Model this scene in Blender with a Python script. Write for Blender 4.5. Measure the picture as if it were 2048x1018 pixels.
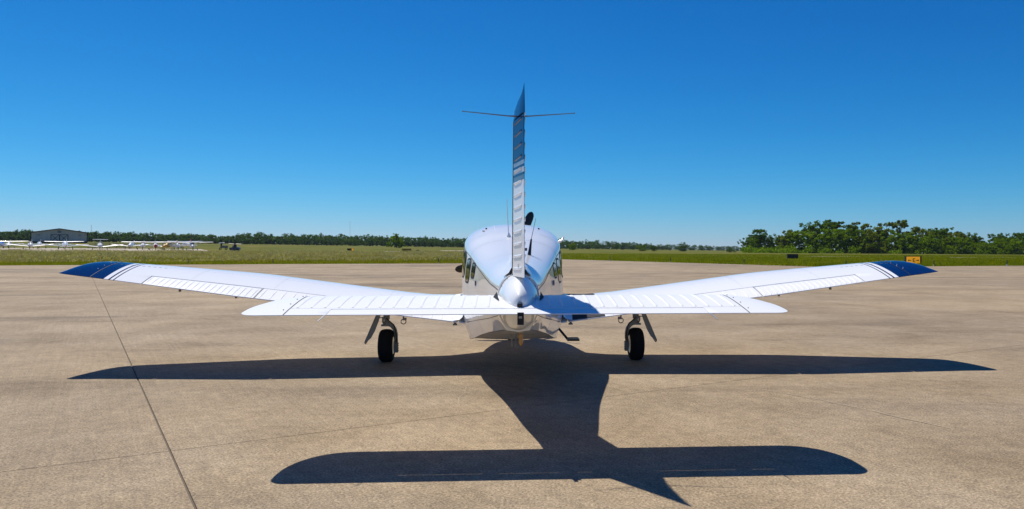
import bpy, bmesh, math, random
import numpy as np
from mathutils import Vector, Matrix

random.seed(7)
RNG = np.random.default_rng(11)
R = math.radians
for o in list(bpy.data.objects):
    bpy.data.objects.remove(o)
S = bpy.context.scene
COL = S.collection

# ------------------------------------------------------------------ camera, sky, sun, exposure
F_PX, CX, EYE = 1484.0, 1088.0, 1.47          # focal length and principal column in photo pixels, eye height (m)
cam = bpy.data.cameras.new('camera')
cam.sensor_width = 36.0
cam.lens = F_PX / 2048 * 36.0
cam.shift_x = -64 / 2048
cam.shift_y = -15 / 2048
cam.clip_start = 0.05
cam.clip_end = 20000
co = bpy.data.objects.new('camera', cam)
COL.objects.link(co)
co.location = (0, 0, EYE)
co.rotation_euler = (R(90), 0, 0)
S.camera = co

SUN = Vector((-0.37, 0.46, 1.0)).normalized()   # towards the sun
elev = math.asin(SUN.z)
azim = math.atan2(SUN.x, SUN.y)                   # clockwise from +Y
W = bpy.data.worlds.new('World')
S.world = W
W.use_nodes = True
nt = W.node_tree
nt.nodes.clear()
sky = nt.nodes.new('ShaderNodeTexSky')
sky.sky_type = 'NISHITA'
sky.sun_disc = False
sky.sun_elevation = elev
sky.sun_rotation = azim
sky.altitude = 200
sky.air_density = 1.0
sky.dust_density = 0.0
sky.ozone_density = 3.0
bg = nt.nodes.new('ShaderNodeBackground')
bg.inputs['Strength'].default_value = 0.09
wo = nt.nodes.new('ShaderNodeOutputWorld')
# the phone's colour rendering of the sky: per-channel contrast, the same in every direction
sep = nt.nodes.new('ShaderNodeSeparateColor')
cmb = nt.nodes.new('ShaderNodeCombineColor')
nt.links.new(sky.outputs[0], sep.inputs[0])
def wmath(op, a, b):
    n = nt.nodes.new('ShaderNodeMath')
    n.operation = op
    for k, v in enumerate((a, b)):
        if isinstance(v, (int, float)):
            n.inputs[k].default_value = v
        else:
            nt.links.new(v, n.inputs[k])
    return n.outputs[0]
for ch, gain, power in ((0, 0.56, 1.5), (1, 0.76, 0.34)):
    c = sep.outputs[ch]
    fac = wmath('MULTIPLY', wmath('POWER', wmath('MULTIPLY', c, 0.1), power), gain)
    nt.links.new(wmath('MULTIPLY', c, wmath('MINIMUM', fac, 1.1)), cmb.inputs[ch])
nt.links.new(wmath('ADD', wmath('MULTIPLY', sep.outputs[2], 0.86), wmath('MULTIPLY', sep.outputs[1], 0.26)), cmb.inputs[2])
nt.links.new(cmb.outputs[0], bg.inputs['Color'])
nt.links.new(bg.outputs[0], wo.inputs['Surface'])

sl = bpy.data.lights.new('sun', 'SUN')
sl.energy = 5.0
sl.angle = R(0.53)
sl.color = (1.0, 0.95, 0.86)
so = bpy.data.objects.new('sun', sl)
COL.objects.link(so)
so.location = (-20, 30, 60)
so.rotation_euler = (-SUN).to_track_quat('-Z', 'Y').to_euler()

S.view_settings.view_transform = 'Standard'
S.view_settings.look = 'None'
S.view_settings.exposure = 0.0
S.view_settings.gamma = 1.0
S.view_settings.use_curve_mapping = False
S.render.engine = 'CYCLES'
S.cycles.max_bounces = 8
S.cycles.transparent_max_bounces = 8

# ------------------------------------------------------------------ helpers
def mat(name, color, rough=0.5, metal=0.0, coat=0.0, spec=0.5, coat_rough=0.03):
    m = bpy.data.materials.new(name)
    m.use_nodes = True
    b = m.node_tree.nodes['Principled BSDF']
    b.inputs['Base Color'].default_value = (*color, 1)
    b.inputs['Roughness'].default_value = rough
    b.inputs['Metallic'].default_value = metal
    b.inputs['Coat Weight'].default_value = coat
    b.inputs['Coat Roughness'].default_value = coat_rough
    b.inputs['Specular IOR Level'].default_value = spec
    return m

def N(m, t, **kw):
    n = m.node_tree.nodes.new(t)
    for k, v in kw.items():
        setattr(n, k, v)
    return n

def L(m, a, b):
    m.node_tree.links.new(a, b)

def noise(m, vec, scale, detail=4, rough=0.55, dist=0.0):
    n = N(m, 'ShaderNodeTexNoise')
    n.inputs['Scale'].default_value = scale
    n.inputs['Detail'].default_value = detail
    n.inputs['Roughness'].default_value = rough
    n.inputs['Distortion'].default_value = dist
    if vec is not None:
        L(m, vec, n.inputs['Vector'])
    return n.outputs['Fac']

def ramp(m, fac, stops, interp='LINEAR'):
    n = N(m, 'ShaderNodeValToRGB')
    n.color_ramp.interpolation = interp
    e = n.color_ramp.elements
    while len(e) < len(stops):
        e.new(0.5)
    for i, (p, c) in enumerate(stops):
        e[i].position = p
        e[i].color = (*c, 1) if len(c) == 3 else c
    L(m, fac, n.inputs['Fac'])
    return n.outputs['Color']

def mix(m, fac, a, b, mode='MIX'):
    n = N(m, 'ShaderNodeMix', data_type='RGBA', blend_type=mode)
    for sock, v in ((n.inputs[0], fac), (n.inputs[6], a), (n.inputs[7], b)):
        if isinstance(v, (int, float)):
            sock.default_value = v
        elif isinstance(v, tuple):
            sock.default_value = (*v, 1)
        else:
            L(m, v, sock)
    return n.outputs[2]

def math_n(m, op, a, b=None):
    n = N(m, 'ShaderNodeMath', operation=op)
    for i, v in enumerate((a, b)):
        if v is None:
            continue
        if isinstance(v, (int, float)):
            n.inputs[i].default_value = v
        else:
            L(m, v, n.inputs[i])
    return n.outputs[0]

def bsdf(m):
    return m.node_tree.nodes['Principled BSDF']

def bump(m, h, strength, dist):
    n = N(m, 'ShaderNodeBump')
    n.inputs['Strength'].default_value = strength
    n.inputs['Distance'].default_value = dist
    L(m, h, n.inputs['Height'])
    L(m, n.outputs[0], bsdf(m).inputs['Normal'])

def tag(o, label=None, cat=None, group=None, kind=None):
    for k, v in (('label', label), ('category', cat), ('group', group), ('kind', kind)):
        if v:
            o[k] = v
    return o

def empty(name, loc=(0, 0, 0), rz=0.0, **kw):
    o = bpy.data.objects.new(name, None)
    o.empty_display_size = 0.3
    COL.objects.link(o)
    o.location = loc
    o.rotation_euler = (0, 0, rz)
    return tag(o, **kw)

def mk(name, V, F, m, parent=None, smooth=True, sharp=35, fix=True, **kw):
    me = bpy.data.meshes.new(name)
    me.from_pydata([tuple(map(float, v)) for v in V], [], [tuple(f) for f in F])
    if fix:
        bm = bmesh.new()
        bm.from_mesh(me)
        bmesh.ops.remove_doubles(bm, verts=bm.verts, dist=1e-6)
        bmesh.ops.recalc_face_normals(bm, faces=bm.faces)
        bm.to_mesh(me)
        bm.free()
    if smooth:
        for p in me.polygons:
            p.use_smooth = True
        me.set_sharp_from_angle(angle=R(sharp))
    ms = m if isinstance(m, (list, tuple)) else [m]
    for x in ms:
        me.materials.append(x)
    o = bpy.data.objects.new(name, me)
    COL.objects.link(o)
    if parent:
        o.parent = parent
    return tag(o, **kw)

def fast_mesh(name, V, F, m, parent=None, **kw):
    """numpy verts (n,3) and faces (k,3|4), no clean-up"""
    me = bpy.data.meshes.new(name)
    V = np.asarray(V, dtype=np.float32)
    F = np.asarray(F, dtype=np.int32)
    k = F.shape[1]
    me.vertices.add(len(V))
    me.vertices.foreach_set('co', V.ravel())
    me.loops.add(F.size)
    me.loops.foreach_set('vertex_index', F.ravel())
    me.polygons.add(len(F))
    me.polygons.foreach_set('loop_start', np.arange(0, F.size, k, dtype=np.int32))
    me.update(calc_edges=True)
    me.materials.append(m)
    o = bpy.data.objects.new(name, me)
    COL.objects.link(o)
    if parent:
        o.parent = parent
    return tag(o, **kw)

class G:
    """collects geometry for one mesh"""
    def __init__(s):
        s.V, s.F = [], []
    def add(s, V, F):
        n = len(s.V)
        s.V += [tuple(v) for v in V]
        s.F += [tuple(i + n for i in f) for f in F]
        return s
    def box(s, c, d, rot=None):
        c = Vector(c)
        V = []
        for x in (-.5, .5):
            for y in (-.5, .5):
                for z in (-.5, .5):
                    v = Vector((x * d[0], y * d[1], z * d[2]))
                    if rot is not None:
                        v = rot @ v
                    V.append(c + v)
        return s.add(V, [(0, 1, 3, 2), (4, 6, 7, 5), (0, 4, 5, 1), (2, 3, 7, 6), (0, 2, 6, 4), (1, 5, 7, 3)])
    def loft(s, secs, cap=True, closed=True):
        n = len(secs[0])
        V = [p for sc in secs for p in sc]
        F = []
        for i in range(len(secs) - 1):
            for j in range(n if closed else n - 1):
                k = (j + 1) % n
                F.append((i * n + j, i * n + k, (i + 1) * n + k, (i + 1) * n + j))
        if cap and closed:
            F.append(tuple(range(n)))
            F.append(tuple((len(secs) - 1) * n + j for j in range(n)))
        return s.add(V, F)
    def tube(s, pts, rad, n=8):
        pts = [Vector(p) for p in pts]
        rs = rad if isinstance(rad, (list, tuple)) else [rad] * len(pts)
        secs = []
        up = Vector((0, 0, 1))
        for i, p in enumerate(pts):
            d = (pts[min(i + 1, len(pts) - 1)] - pts[max(i - 1, 0)]).normalized()
            a = d.cross(up)
            if a.length < 1e-3:
                a = d.cross(Vector((1, 0, 0)))
            a.normalize()
            b = d.cross(a).normalized()
            secs.append([p + (a * math.cos(t) + b * math.sin(t)) * rs[i] for t in [2 * math.pi * k / n for k in range(n)]])
        return s.loft(secs)
    def lathe(s, prof, c, axis='x', n=28):
        secs = []
        for k in range(n):
            t = 2 * math.pi * k / n
            ring = []
            for a, r in prof:
                if axis == 'x':
                    ring.append((c[0] + a, c[1] + r * math.cos(t), c[2] + r * math.sin(t)))
                elif axis == 'y':
                    ring.append((c[0] + r * math.cos(t), c[1] + a, c[2] + r * math.sin(t)))
                else:
                    ring.append((c[0] + r * math.cos(t), c[1] + r * math.sin(t), c[2] + a))
            secs.append(ring)
        m = len(prof)
        V = [p for sc in secs for p in sc]
        F = []
        for k in range(n):
            k2 = (k + 1) % n
            for j in range(m - 1):
                F.append((k * m + j, k * m + j + 1, k2 * m + j + 1, k2 * m + j))
        return s.add(V, F)
    def ball(s, c, r, n=8, m=5, sc=(1, 1, 1)):
        prof = []
        secs = []
        for i in range(m + 1):
            a = math.pi * i / m
            secs.append([(c[0] + sc[0] * r * math.sin(a) * math.cos(2 * math.pi * k / n), c[1] + sc[1] * r * math.sin(a) * math.sin(2 * math.pi * k / n), c[2] + sc[2] * r * math.cos(a)) for k in range(n)])
        return s.loft(secs, cap=False)
    def build(s, name, m, parent=None, **kw):
        return mk(name, s.V, s.F, m, parent, **kw)

def lerp_tab(tab, x):
    xs = [t[0] for t in tab]
    if x <= xs[0]:
        return tab[0][1]
    if x >= xs[-1]:
        return tab[-1][1]
    for (a, va), (b, vb) in zip(tab, tab[1:]):
        if x <= b:
            f = (x - a) / (b - a)
            if isinstance(va, (tuple, list)):
                return tuple(p + (q - p) * f for p, q in zip(va, vb))
            return va + (vb - va) * f

T_KNOTS = [(60, 0.0), (125, 0.2), (150, 0.23), (195, 0.36), (245, 0.42), (300, 1.0), (9000, 1.0)]
def terr(X, Y):
    """ground height: the field tilts gently down to the right beyond the concrete"""
    return -0.0161 * X * lerp_tab(T_KNOTS, Y)

def at(px, Y):
    return (px - CX) * Y / F_PX

# ------------------------------------------------------------------ ground materials
def concrete_mat():
    m = mat('concrete', (0.36, 0.29, 0.2), 0.85, spec=0.25)
    g = N(m, 'ShaderNodeNewGeometry').outputs['Position']
    big = noise(m, g, 0.12, 5, 0.6, 0.6)
    mid = noise(m, g, 0.7, 6, 0.65, 0.4)
    fine = noise(m, g, 9.0, 5, 0.7)
    vo = N(m, 'ShaderNodeTexVoronoi')
    vo.inputs['Scale'].default_value = 85
    L(m, g, vo.inputs['Vector'])
    grain = noise(m, g, 60, 3, 0.8)
    # broom finish, combed along the slabs
    mp = N(m, 'ShaderNodeMapping')
    mp.inputs['Rotation'].default_value = (0, 0, R(-31.2))
    L(m, g, mp.inputs['Vector'])
    mp2 = N(m, 'ShaderNodeMapping')
    mp2.inputs['Scale'].default_value = (28, 0.7, 1)
    L(m, mp.outputs[0], mp2.inputs['Vector'])
    comb = noise(m, mp2.outputs[0], 1.0, 3, 0.6)
    mp3 = N(m, 'ShaderNodeMapping')
    mp3.inputs['Scale'].default_value = (0.07, 0.3, 1)
    L(m, g, mp3.inputs['Vector'])
    streak = noise(m, mp3.outputs[0], 1.0, 6, 0.65, 0.3)
    c = ramp(m, mid, [(0.3, (0.24, 0.177, 0.106)), (0.5, (0.305, 0.23, 0.144)), (0.7, (0.36, 0.278, 0.182))])
    c = mix(m, 1.0, c, ramp(m, big, [(0.3, (0.84, 0.86, 0.9)), (0.6, (1.06, 1.05, 1.02))]), 'MULTIPLY')
    c = mix(m, 1.0, c, ramp(m, streak, [(0.36, (0.68, 0.67, 0.68)), (0.47, (1.0, 1.0, 1.0)), (0.7, (1.14, 1.14, 1.14))]), 'MULTIPLY')
    c = mix(m, 1.0, c, ramp(m, fine, [(0.3, (0.78, 0.78, 0.78)), (0.7, (1.2, 1.2, 1.2))]), 'MULTIPLY')
    c = mix(m, 1.0, c, ramp(m, grain, [(0.33, (0.42, 0.42, 0.42)), (0.5, (1.0, 1.0, 1.0)), (0.67, (1.6, 1.6, 1.6))]), 'MULTIPLY')
    c = mix(m, 1.0, c, ramp(m, comb, [(0.35, (0.92, 0.92, 0.92)), (0.65, (1.06, 1.06, 1.06))]), 'MULTIPLY')
    # dark oil spots
    sp = noise(m, g, 1.9, 3, 0.5)
    c = mix(m, ramp(m, sp, [(0.72, (0, 0, 0)), (0.8, (0.35, 0.35, 0.35))]), c, (0.12, 0.09, 0.06))
    L(m, c, bsdf(m).inputs['Base Color'])
    h = math_n(m, 'ADD', math_n(m, 'MULTIPLY', grain, 0.7), math_n(m, 'MULTIPLY', comb, 0.4))
    bump(m, h, 0.35, 0.006)
    return m

CONC = concrete_mat()
JOINT = mat('joint_filler', (0.13, 0.1, 0.07), 0.9)

def grass_ground_mat():
    m = mat('meadow_soil', (0.08, 0.1, 0.02), 0.95, spec=0.1)
    g = N(m, 'ShaderNodeNewGeometry').outputs['Position']
    a = noise(m, g, 0.06, 5, 0.6, 0.5)
    b = noise(m, g, 1.2, 5, 0.7)
    d = noise(m, g, 6.0, 4, 0.7)
    c = ramp(m, a, [(0.35, (0.085, 0.105, 0.008)), (0.52, (0.13, 0.135, 0.013)), (0.65, (0.19, 0.155, 0.03))])
    c = mix(m, 1.0, c, ramp(m, b, [(0.3, (0.62, 0.66, 0.6)), (0.7, (1.25, 1.2, 1.2))]), 'MULTIPLY')
    c = mix(m, 1.0, c, ramp(m, d, [(0.3, (0.7, 0.7, 0.7)), (0.7, (1.25, 1.25, 1.25))]), 'MULTIPLY')
    L(m, c, bsdf(m).inputs['Base Color'])
    bump(m, d, 0.8, 0.08)
    return m
MEADOW = grass_ground_mat()

def leaf_mat(name, c1, c2, c3, scale=0.6, transl=0.35):
    m = bpy.data.materials.new(name)
    m.use_nodes = True
    t = m.node_tree
    t.nodes.clear()
    out = t.nodes.new('ShaderNodeOutputMaterial')
    d = t.nodes.new('ShaderNodeBsdfDiffuse')
    tr = t.nodes.new('ShaderNodeBsdfTranslucent')
    mx = t.nodes.new('ShaderNodeMixShader')
    mx.inputs[0].default_value = transl
    g = N(m, 'ShaderNodeNewGeometry').outputs['Position']
    c = ramp(m, noise(m, g, scale, 3, 0.7), [(0.3, c1), (0.5, c2), (0.7, c3)])
    L(m, c, d.inputs['Color'])
    L(m, mix(m, 1.0, c, (1.5, 1.6, 0.5), 'MULTIPLY'), tr.inputs['Color'])
    L(m, d.outputs[0], mx.inputs[1])
    L(m, tr.outputs[0], mx.inputs[2])
    L(m, mx.outputs[0], out.inputs['Surface'])
    return m

# ------------------------------------------------------------------ concrete apron of cast slabs
P1 = [(-140, -30), (21, -30), (21, 54.5), (-6.5, 67.5), (-140, 36.7)]
P2 = [(21, -30), (110, -30), (110, 75), (21, 54.5)]
P3 = [(-6.5, 67.5), (21, 54.5), (1.5, 90), (-2, 90)]

def clip_poly(sub, clip):
    """Sutherland-Hodgman, clip convex and counter-clockwise"""
    out = list(sub)
    for i in range(len(clip)):
        a, b = clip[i], clip[(i + 1) % len(clip)]
        inp, out = out, []
        if not inp:
            return []
        side = lambda p: (b[0] - a[0]) * (p[1] - a[1]) - (b[1] - a[1]) * (p[0] - a[0])
        for j in range(len(inp)):
            p, q = inp[j], inp[(j + 1) % len(inp)]
            sp, sq = side(p), side(q)
            if sp >= 0:
                out.append(p)
            if (sp >= 0) != (sq >= 0):
                f = sp / (sp - sq)
                out.append((p[0] + f * (q[0] - p[0]), p[1] + f * (q[1] - p[1])))
    return out

apron = G()
for P in (P1, P2, P3):
    n = len(P)
    apron.add([(x, y, -0.012) for x, y in P], [tuple(range(n))])
apron = apron.build('apron', JOINT, smooth=False, fix=False, kind='structure')
ux, uy = (math.cos(R(30.4)), math.sin(R(30.4))), (-math.sin(R(32.1)), math.cos(R(32.1)))
C0 = (-2.695, 5.346)
SLAB = 15.2
GA, GB = 0.0075, 0.0042
for i in range(-10, 10):
    for j in range(-8, 9):
        quad = []
        for a, b in ((i * SLAB + GA, j * SLAB + GB), ((i + 1) * SLAB - GA, j * SLAB + GB), ((i + 1) * SLAB - GA, (j + 1) * SLAB - GB), (i * SLAB + GA, (j + 1) * SLAB - GB)):
            quad.append((C0[0] + a * ux[0] + b * uy[0], C0[1] + a * ux[1] + b * uy[1]))
        g = G()
        for P in (P1, P2, P3):
            c = clip_poly(quad, P)
            if len(c) < 3:
                continue
            n = len(c)
            V = [(x, y, 0) for x, y in c] + [(x, y, -0.011) for x, y in c]
            g.add(V, [tuple(range(n))] + [(k, k + n, (k + 1) % n + n, (k + 1) % n) for k in range(n)])
        if g.F:
            g.build('concrete_slab', CONC, apron, smooth=False, fix=False)

# pale hairline cracks and dark tyre marks lying on the slabs
CRACK = mat('crack_salt', (0.42, 0.34, 0.23), 0.9)
def ribbon(name, pts, w, m, z=0.004, jit=0.0):
    P = []
    for (a, b) in zip(pts, pts[1:]):
        a, b = Vector(a), Vector(b)
        k = max(2, int((b - a).length / 0.12))
        for q in range(k):
            P.append(a.lerp(b, q / k))
    P.append(Vector(pts[-1]))
    V, F = [], []
    for i, p in enumerate(P):
        d = (P[min(i + 1, len(P) - 1)] - P[max(i - 1, 0)]).normalized()
        nrm = Vector((-d.y, d.x))
        p = p + nrm * random.uniform(-jit, jit)
        ww = w * random.uniform(0.3, 1.0)
        V += [(p.x - nrm.x * ww, p.y - nrm.y * ww, z), (p.x + nrm.x * ww, p.y + nrm.y * ww, z)]
        if i:
            F.append((2 * i - 2, 2 * i - 1, 2 * i + 1, 2 * i))
    return mk(name, V, F, m, apron, smooth=False, fix=False, kind='structure')
def gp(px, py):
    Y = EYE * F_PX / (py - 494)
    return (at(px, Y), Y)
ribbon('hairline_crack', [gp(912, 742), gp(918, 760), gp(932, 775), gp(920, 795), gp(918, 812)], 0.0045, CRACK, jit=0.02)
ribbon('hairline_crack', [gp(1520, 778), gp(1640, 800), gp(1760, 826), gp(1900, 858)], 0.009, CRACK, jit=0.012)
ribbon('hairline_crack', [gp(1780, 755), gp(1900, 778), gp(2040, 800)], 0.005, CRACK, jit=0.02)

SCUFF = mat('tyre_scuff', (0.17, 0.135, 0.09), 0.9)
ribbon('tyre_mark', [(at(1925, 24) + 5.5 * math.cos(t), 16.5 + 5.5 * math.sin(t)) for t in np.linspace(-.9, .9, 14)], 0.045, SCUFF, jit=0.01)
ribbon('tyre_mark', [(-30 + k * 4, 34 + 2.2 * math.sin(k * .35)) for k in range(12)], 0.06, SCUFF, jit=0.01)
ribbon('tyre_mark', [(6 + k * 3, 41 - 1.5 * math.sin(k * .3)) for k in range(10)], 0.06, SCUFF, jit=0.01)
ribbon('tyre_mark', [(-26 + k * 4, 27.2 + 1.4 * math.sin(k * .3 + 1)) for k in range(9)], 0.045, SCUFF, jit=0.01)

# ------------------------------------------------------------------ the airfield beyond the concrete
def edge_dist(tx):
    """distance (along Y) at which the column X = tx*Y leaves the concrete"""
    best = None
    segs = [((-140, 36.7), (-6.5, 67.5)), ((-6.5, 67.5), (-2, 90)), ((-2, 90), (1.5, 90)), ((1.5, 90), (21, 54.5)), ((21, 54.5), (110, 75))]
    for (a, b) in segs:
        # X = tx*Y
        den = (b[0] - a[0]) - tx * (b[1] - a[1])
        if abs(den) < 1e-9:
            continue
        s = (tx * a[1] - a[0]) / den
        if -1e-6 <= s <= 1 + 1e-6:
            Y = a[1] + s * (b[1] - a[1])
            best = Y if best is None else max(best, Y)
    return best
cols = sorted(set([round(-3.6 + 0.02 * k, 4) for k in range(0, 252)] + [-140 / 36.7 + .001, -6.5 / 67.5, -2 / 90, 1.5 / 90, 21 / 54.5, 110 / 75 - .001]))
rowsY = [60, 64, 70, 77, 85, 93, 101, 109, 117, 125, 135, 142, 150, 160, 172, 184, 195, 208, 220, 245, 258, 272, 286, 300, 350, 420, 520, 700, 1000, 1500, 2500, 4500, 9000]
V, F = [], []
usec = [c for c in cols if edge_dist(c)]
nr = len(rowsY) + 1
for c in usec:
    e = edge_dist(c)
    k = 0
    V.append((c * e, e, terr(c * e, e) - 0.03 if e > 60 else -0.012))
    for y in rowsY:
        yy = max(y, e + 0.5 + 0.02 * k)
        k += 1
        V.append((c * yy, yy, terr(c * yy, yy) + (0.0 if yy > 60 else -0.012)))
for i in range(len(usec) - 1):
    for j in range(nr - 1):
        F.append((i * nr + j, (i + 1) * nr + j, (i + 1) * nr + j + 1, i * nr + j + 1))
mk('airfield_ground', V, F, MEADOW, smooth=True, sharp=180, fix=False, kind='structure')
mk('ground', [(-9000, -9000, -0.6), (9000, -9000, -0.6), (9000, 40, -0.6), (-9000, 40, -0.6)], [(0, 1, 2, 3)], MEADOW, smooth=False, fix=False, kind='structure')

def strip(name, corners, m, lift=0.06, nu=30, nv=10):
    """sheet following the terrain inside a quad given by four (X,Y)"""
    V, F = [], []
    c = [Vector(p) for p in corners]
    for i in range(nu + 1):
        for j in range(nv + 1):
            u, v = i / nu, j / nv
            p = (c[0].lerp(c[1], u)).lerp(c[3].lerp(c[2], u), v)
            V.append((p.x, p.y, terr(p.x, p.y) + lift))
    for i in range(nu):
        for j in range(nv):
            a = i * (nv + 1) + j
            F.append((a, a + nv + 1, a + nv + 2, a + 1))
    return mk(name, V, F, m, smooth=False, fix=False, kind='structure')
PALE = mat('pale_concrete', (0.42, 0.35, 0.27), 0.9)
strip('parking_apron', [(-230, 150), (at(440, 150), 150), (at(400, 240), 240), (-230, 240)], PALE)
strip('taxiway', [(at(436, 152), 152), (at(640, 152), 152), (at(640, 160), 160), (at(436, 160), 160)], PALE, 0.06, 12, 3)
strip('taxiway', [(at(770, 190), 190), (at(800, 190), 190), (at(800, 204), 204), (at(765, 204), 204)], PALE, 0.06, 6, 3)
strip('taxiway', [(at(880, 230), 230), (at(1010, 230), 230), (at(1010, 250), 250), (at(880, 250), 250)], PALE, 0.06, 8, 3)
strip('taxiway', [(at(1600, 120), 120), (at(1720, 120), 120), (at(1720, 124), 124), (at(1640, 124), 124)], PALE, 0.06, 8, 3)
strip('taxiway', [(at(1900, 110), 110), (at(2030, 110), 110), (at(2030, 113), 113), (at(1900, 113), 113)], PALE, 0.06, 8, 3)

# ------------------------------------------------------------------ grass
def blades(n, xr, yr, hr, w, lean, clumped=True, head=False, dens=None):
    """n blades spread over the field between viewing angles xr (X/Y) and distances yr"""
    u = RNG.random(n)
    y0, y1 = yr
    Y = np.sqrt(y0 * y0 + u * (y1 * y1 - y0 * y0)) if dens is None else y0 * (y1 / y0) ** u
    tx = RNG.uniform(xr[0], xr[1], n)
    X = tx * Y
    ed = np.interp(tx, [c for c in usec], [edge_dist(c) for c in usec])
    ok = Y > ed - 0.12 + 0.35 * np.abs(np.sin(X * 1.7) * np.sin(X * 0.53 + 1)) * RNG.random(len(X))
    X, Y, ed = X[ok], Y[ok], ed[ok]
    tk = np.interp(Y, [k[0] for k in T_KNOTS], [k[1] for k in T_KNOTS])
    Z = -0.0161 * X * tk
    return X, Y, Z, ed

def grass(name, m, X, Y, Z, h, w, lean, label):
    n = len(X)
    ang = RNG.random(n) * 2 * math.pi
    dx, dy = np.cos(ang), np.sin(ang)
    lx, ly = RNG.normal(0, lean, n) * h, RNG.normal(0, lean, n) * h
    V = np.zeros((n, 3, 3), np.float32)
    V[:, 0] = np.stack([X - dx * w, Y - dy * w, Z - 0.03], 1)
    V[:, 1] = np.stack([X + dx * w, Y + dy * w, Z - 0.03], 1)
    V[:, 2] = np.stack([X + lx, Y + ly, Z + h], 1)
    fast_mesh(name, V.reshape(-1, 3), np.arange(3 * n).reshape(-1, 3), m, label=label, cat='grass', kind='stuff')
    return V[:, 2]

GREEN = leaf_mat('blade_green', (0.12, 0.145, 0.006), (0.21, 0.225, 0.01), (0.31, 0.285, 0.022), 0.3, 0.35)
OLIVE = leaf_mat('blade_olive', (0.13, 0.15, 0.01), (0.24, 0.22, 0.03), (0.36, 0.28, 0.09), 0.25, 0.4)
SEED = leaf_mat('seed_head', (0.3, 0.23, 0.13), (0.42, 0.34, 0.21), (0.58, 0.5, 0.36), 0.8, 0.3)
X, Y, Z, ed = blades(170000, (-0.80, -0.05), (52, 150), None, None, None, dens=1)
deep = np.clip((Y - ed - 2.5) / 9.0, 0.0, 1.0)
patch = 0.75 + 0.5 * np.sin(X * 0.35 + 1.3 * np.sin(Y * 0.21)) * np.sin(Y * 0.28 + X * 0.07)
h = (0.10 + 0.42 * deep * patch) * RNG.uniform(0.6, 1.15, len(X))
grass('tall_meadow_grass', OLIVE, X, Y, Z, h, 0.03, 0.22, 'tall olive meadow grass between the near concrete and the parked light aircraft')
sel = (deep > 0.3) & (RNG.random(len(X)) < 0.5 * patch)
Xs, Ys, Zs, hs_ = X[sel], Y[sel], Z[sel], h[sel] * 1.15 + 0.05
n = len(Xs)
V = np.zeros((n, 4, 3), np.float32)
a = RNG.random(n) * math.pi
w = RNG.uniform(0.015, 0.05, n)
lx = RNG.normal(0, 0.06, n)
V[:, 0] = np.stack([Xs, Ys, Zs + hs_ - 0.1], 1)
V[:, 1] = np.stack([Xs + lx + np.cos(a) * w, Ys + np.sin(a) * w, Zs + hs_], 1)
V[:, 2] = np.stack([Xs + 2 * lx, Ys, Zs + hs_ + 0.09], 1)
V[:, 3] = np.stack([Xs + lx - np.cos(a) * w, Ys - np.sin(a) * w, Zs + hs_], 1)
fast_mesh('grass_seed_heads', V.reshape(-1, 3), np.arange(4 * n).reshape(-1, 4), SEED, label='pale dry seed heads standing over the tall meadow grass', cat='grass', kind='stuff')
X, Y, Z, ed = blades(60000, (-0.78, 0.02), (50, 75), None, None, None, dens=1)
near = (Y - ed) < 5.0
X, Y, Z = X[near], Y[near], Z[near]
grass('verge_grass', GREEN, X, Y, Z, RNG.uniform(0.06, 0.2, len(X)), 0.03, 0.3, 'bright green short verge along the left edge of the concrete')
X, Y, Z, ed = blades(150000, (-0.02, 0.72), (52, 170), None, None, None, dens=1)
grass('mown_grass', GREEN, X, Y, Z, RNG.uniform(0.05, 0.2, len(X)) * (0.7 + 0.5 * (np.sin(X * 0.2) * np.sin(Y * 0.3) > 0)), 0.035, 0.3, 'green mown field grass to the right of the parked airplane')

# ------------------------------------------------------------------ trees
BARK = mat('bark', (0.09, 0.07, 0.05), 0.95)
LEAFS = [leaf_mat('leaf_deep', (0.045, 0.09, 0.006), (0.075, 0.135, 0.009), (0.12, 0.18, 0.014), 0.35, 0.48),
         leaf_mat('leaf_bright', (0.075, 0.14, 0.004), (0.14, 0.215, 0.007), (0.22, 0.28, 0.014), 0.35, 0.48),
         leaf_mat('leaf_olive', (0.08, 0.11, 0.01), (0.135, 0.165, 0.018), (0.19, 0.21, 0.03), 0.35, 0.48)]
FAR_LEAF = leaf_mat('leaf_far', (0.036, 0.075, 0.018), (0.06, 0.11, 0.026), (0.095, 0.15, 0.04), 0.05, 0.33)

def crown_points(clumps, per, rng):
    """leaf quads for a list of clumps (x,y,z,r)"""
    C = np.array(clumps, dtype=np.float64)
    k = len(C)
    d = rng.normal(size=(k, per, 3))
    d /= np.linalg.norm(d, axis=2, keepdims=True)
    rad = rng.random((k, per, 1)) ** 0.45
    P = C[:, None, :3] + d * rad * C[:, None, 3:4] * np.array([1.0, 1.0, 0.78])
    return P.reshape(-1, 3)

def leaf_quads(P, size, rng):
    n = len(P)
    a = rng.normal(size=(n, 3))
    a /= np.linalg.norm(a, axis=1, keepdims=True)
    b = np.cross(a, rng.normal(size=(n, 3)))
    b /= np.linalg.norm(b, axis=1, keepdims=True)
    s = size * rng.uniform(0.6, 1.3, (n, 1))
    V = np.stack([P - a * s, P + b * s * 0.6, P + a * s, P - b * s * 0.6], 1)
    return V.reshape(-1, 3), np.arange(4 * n).reshape(-1, 4)

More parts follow.
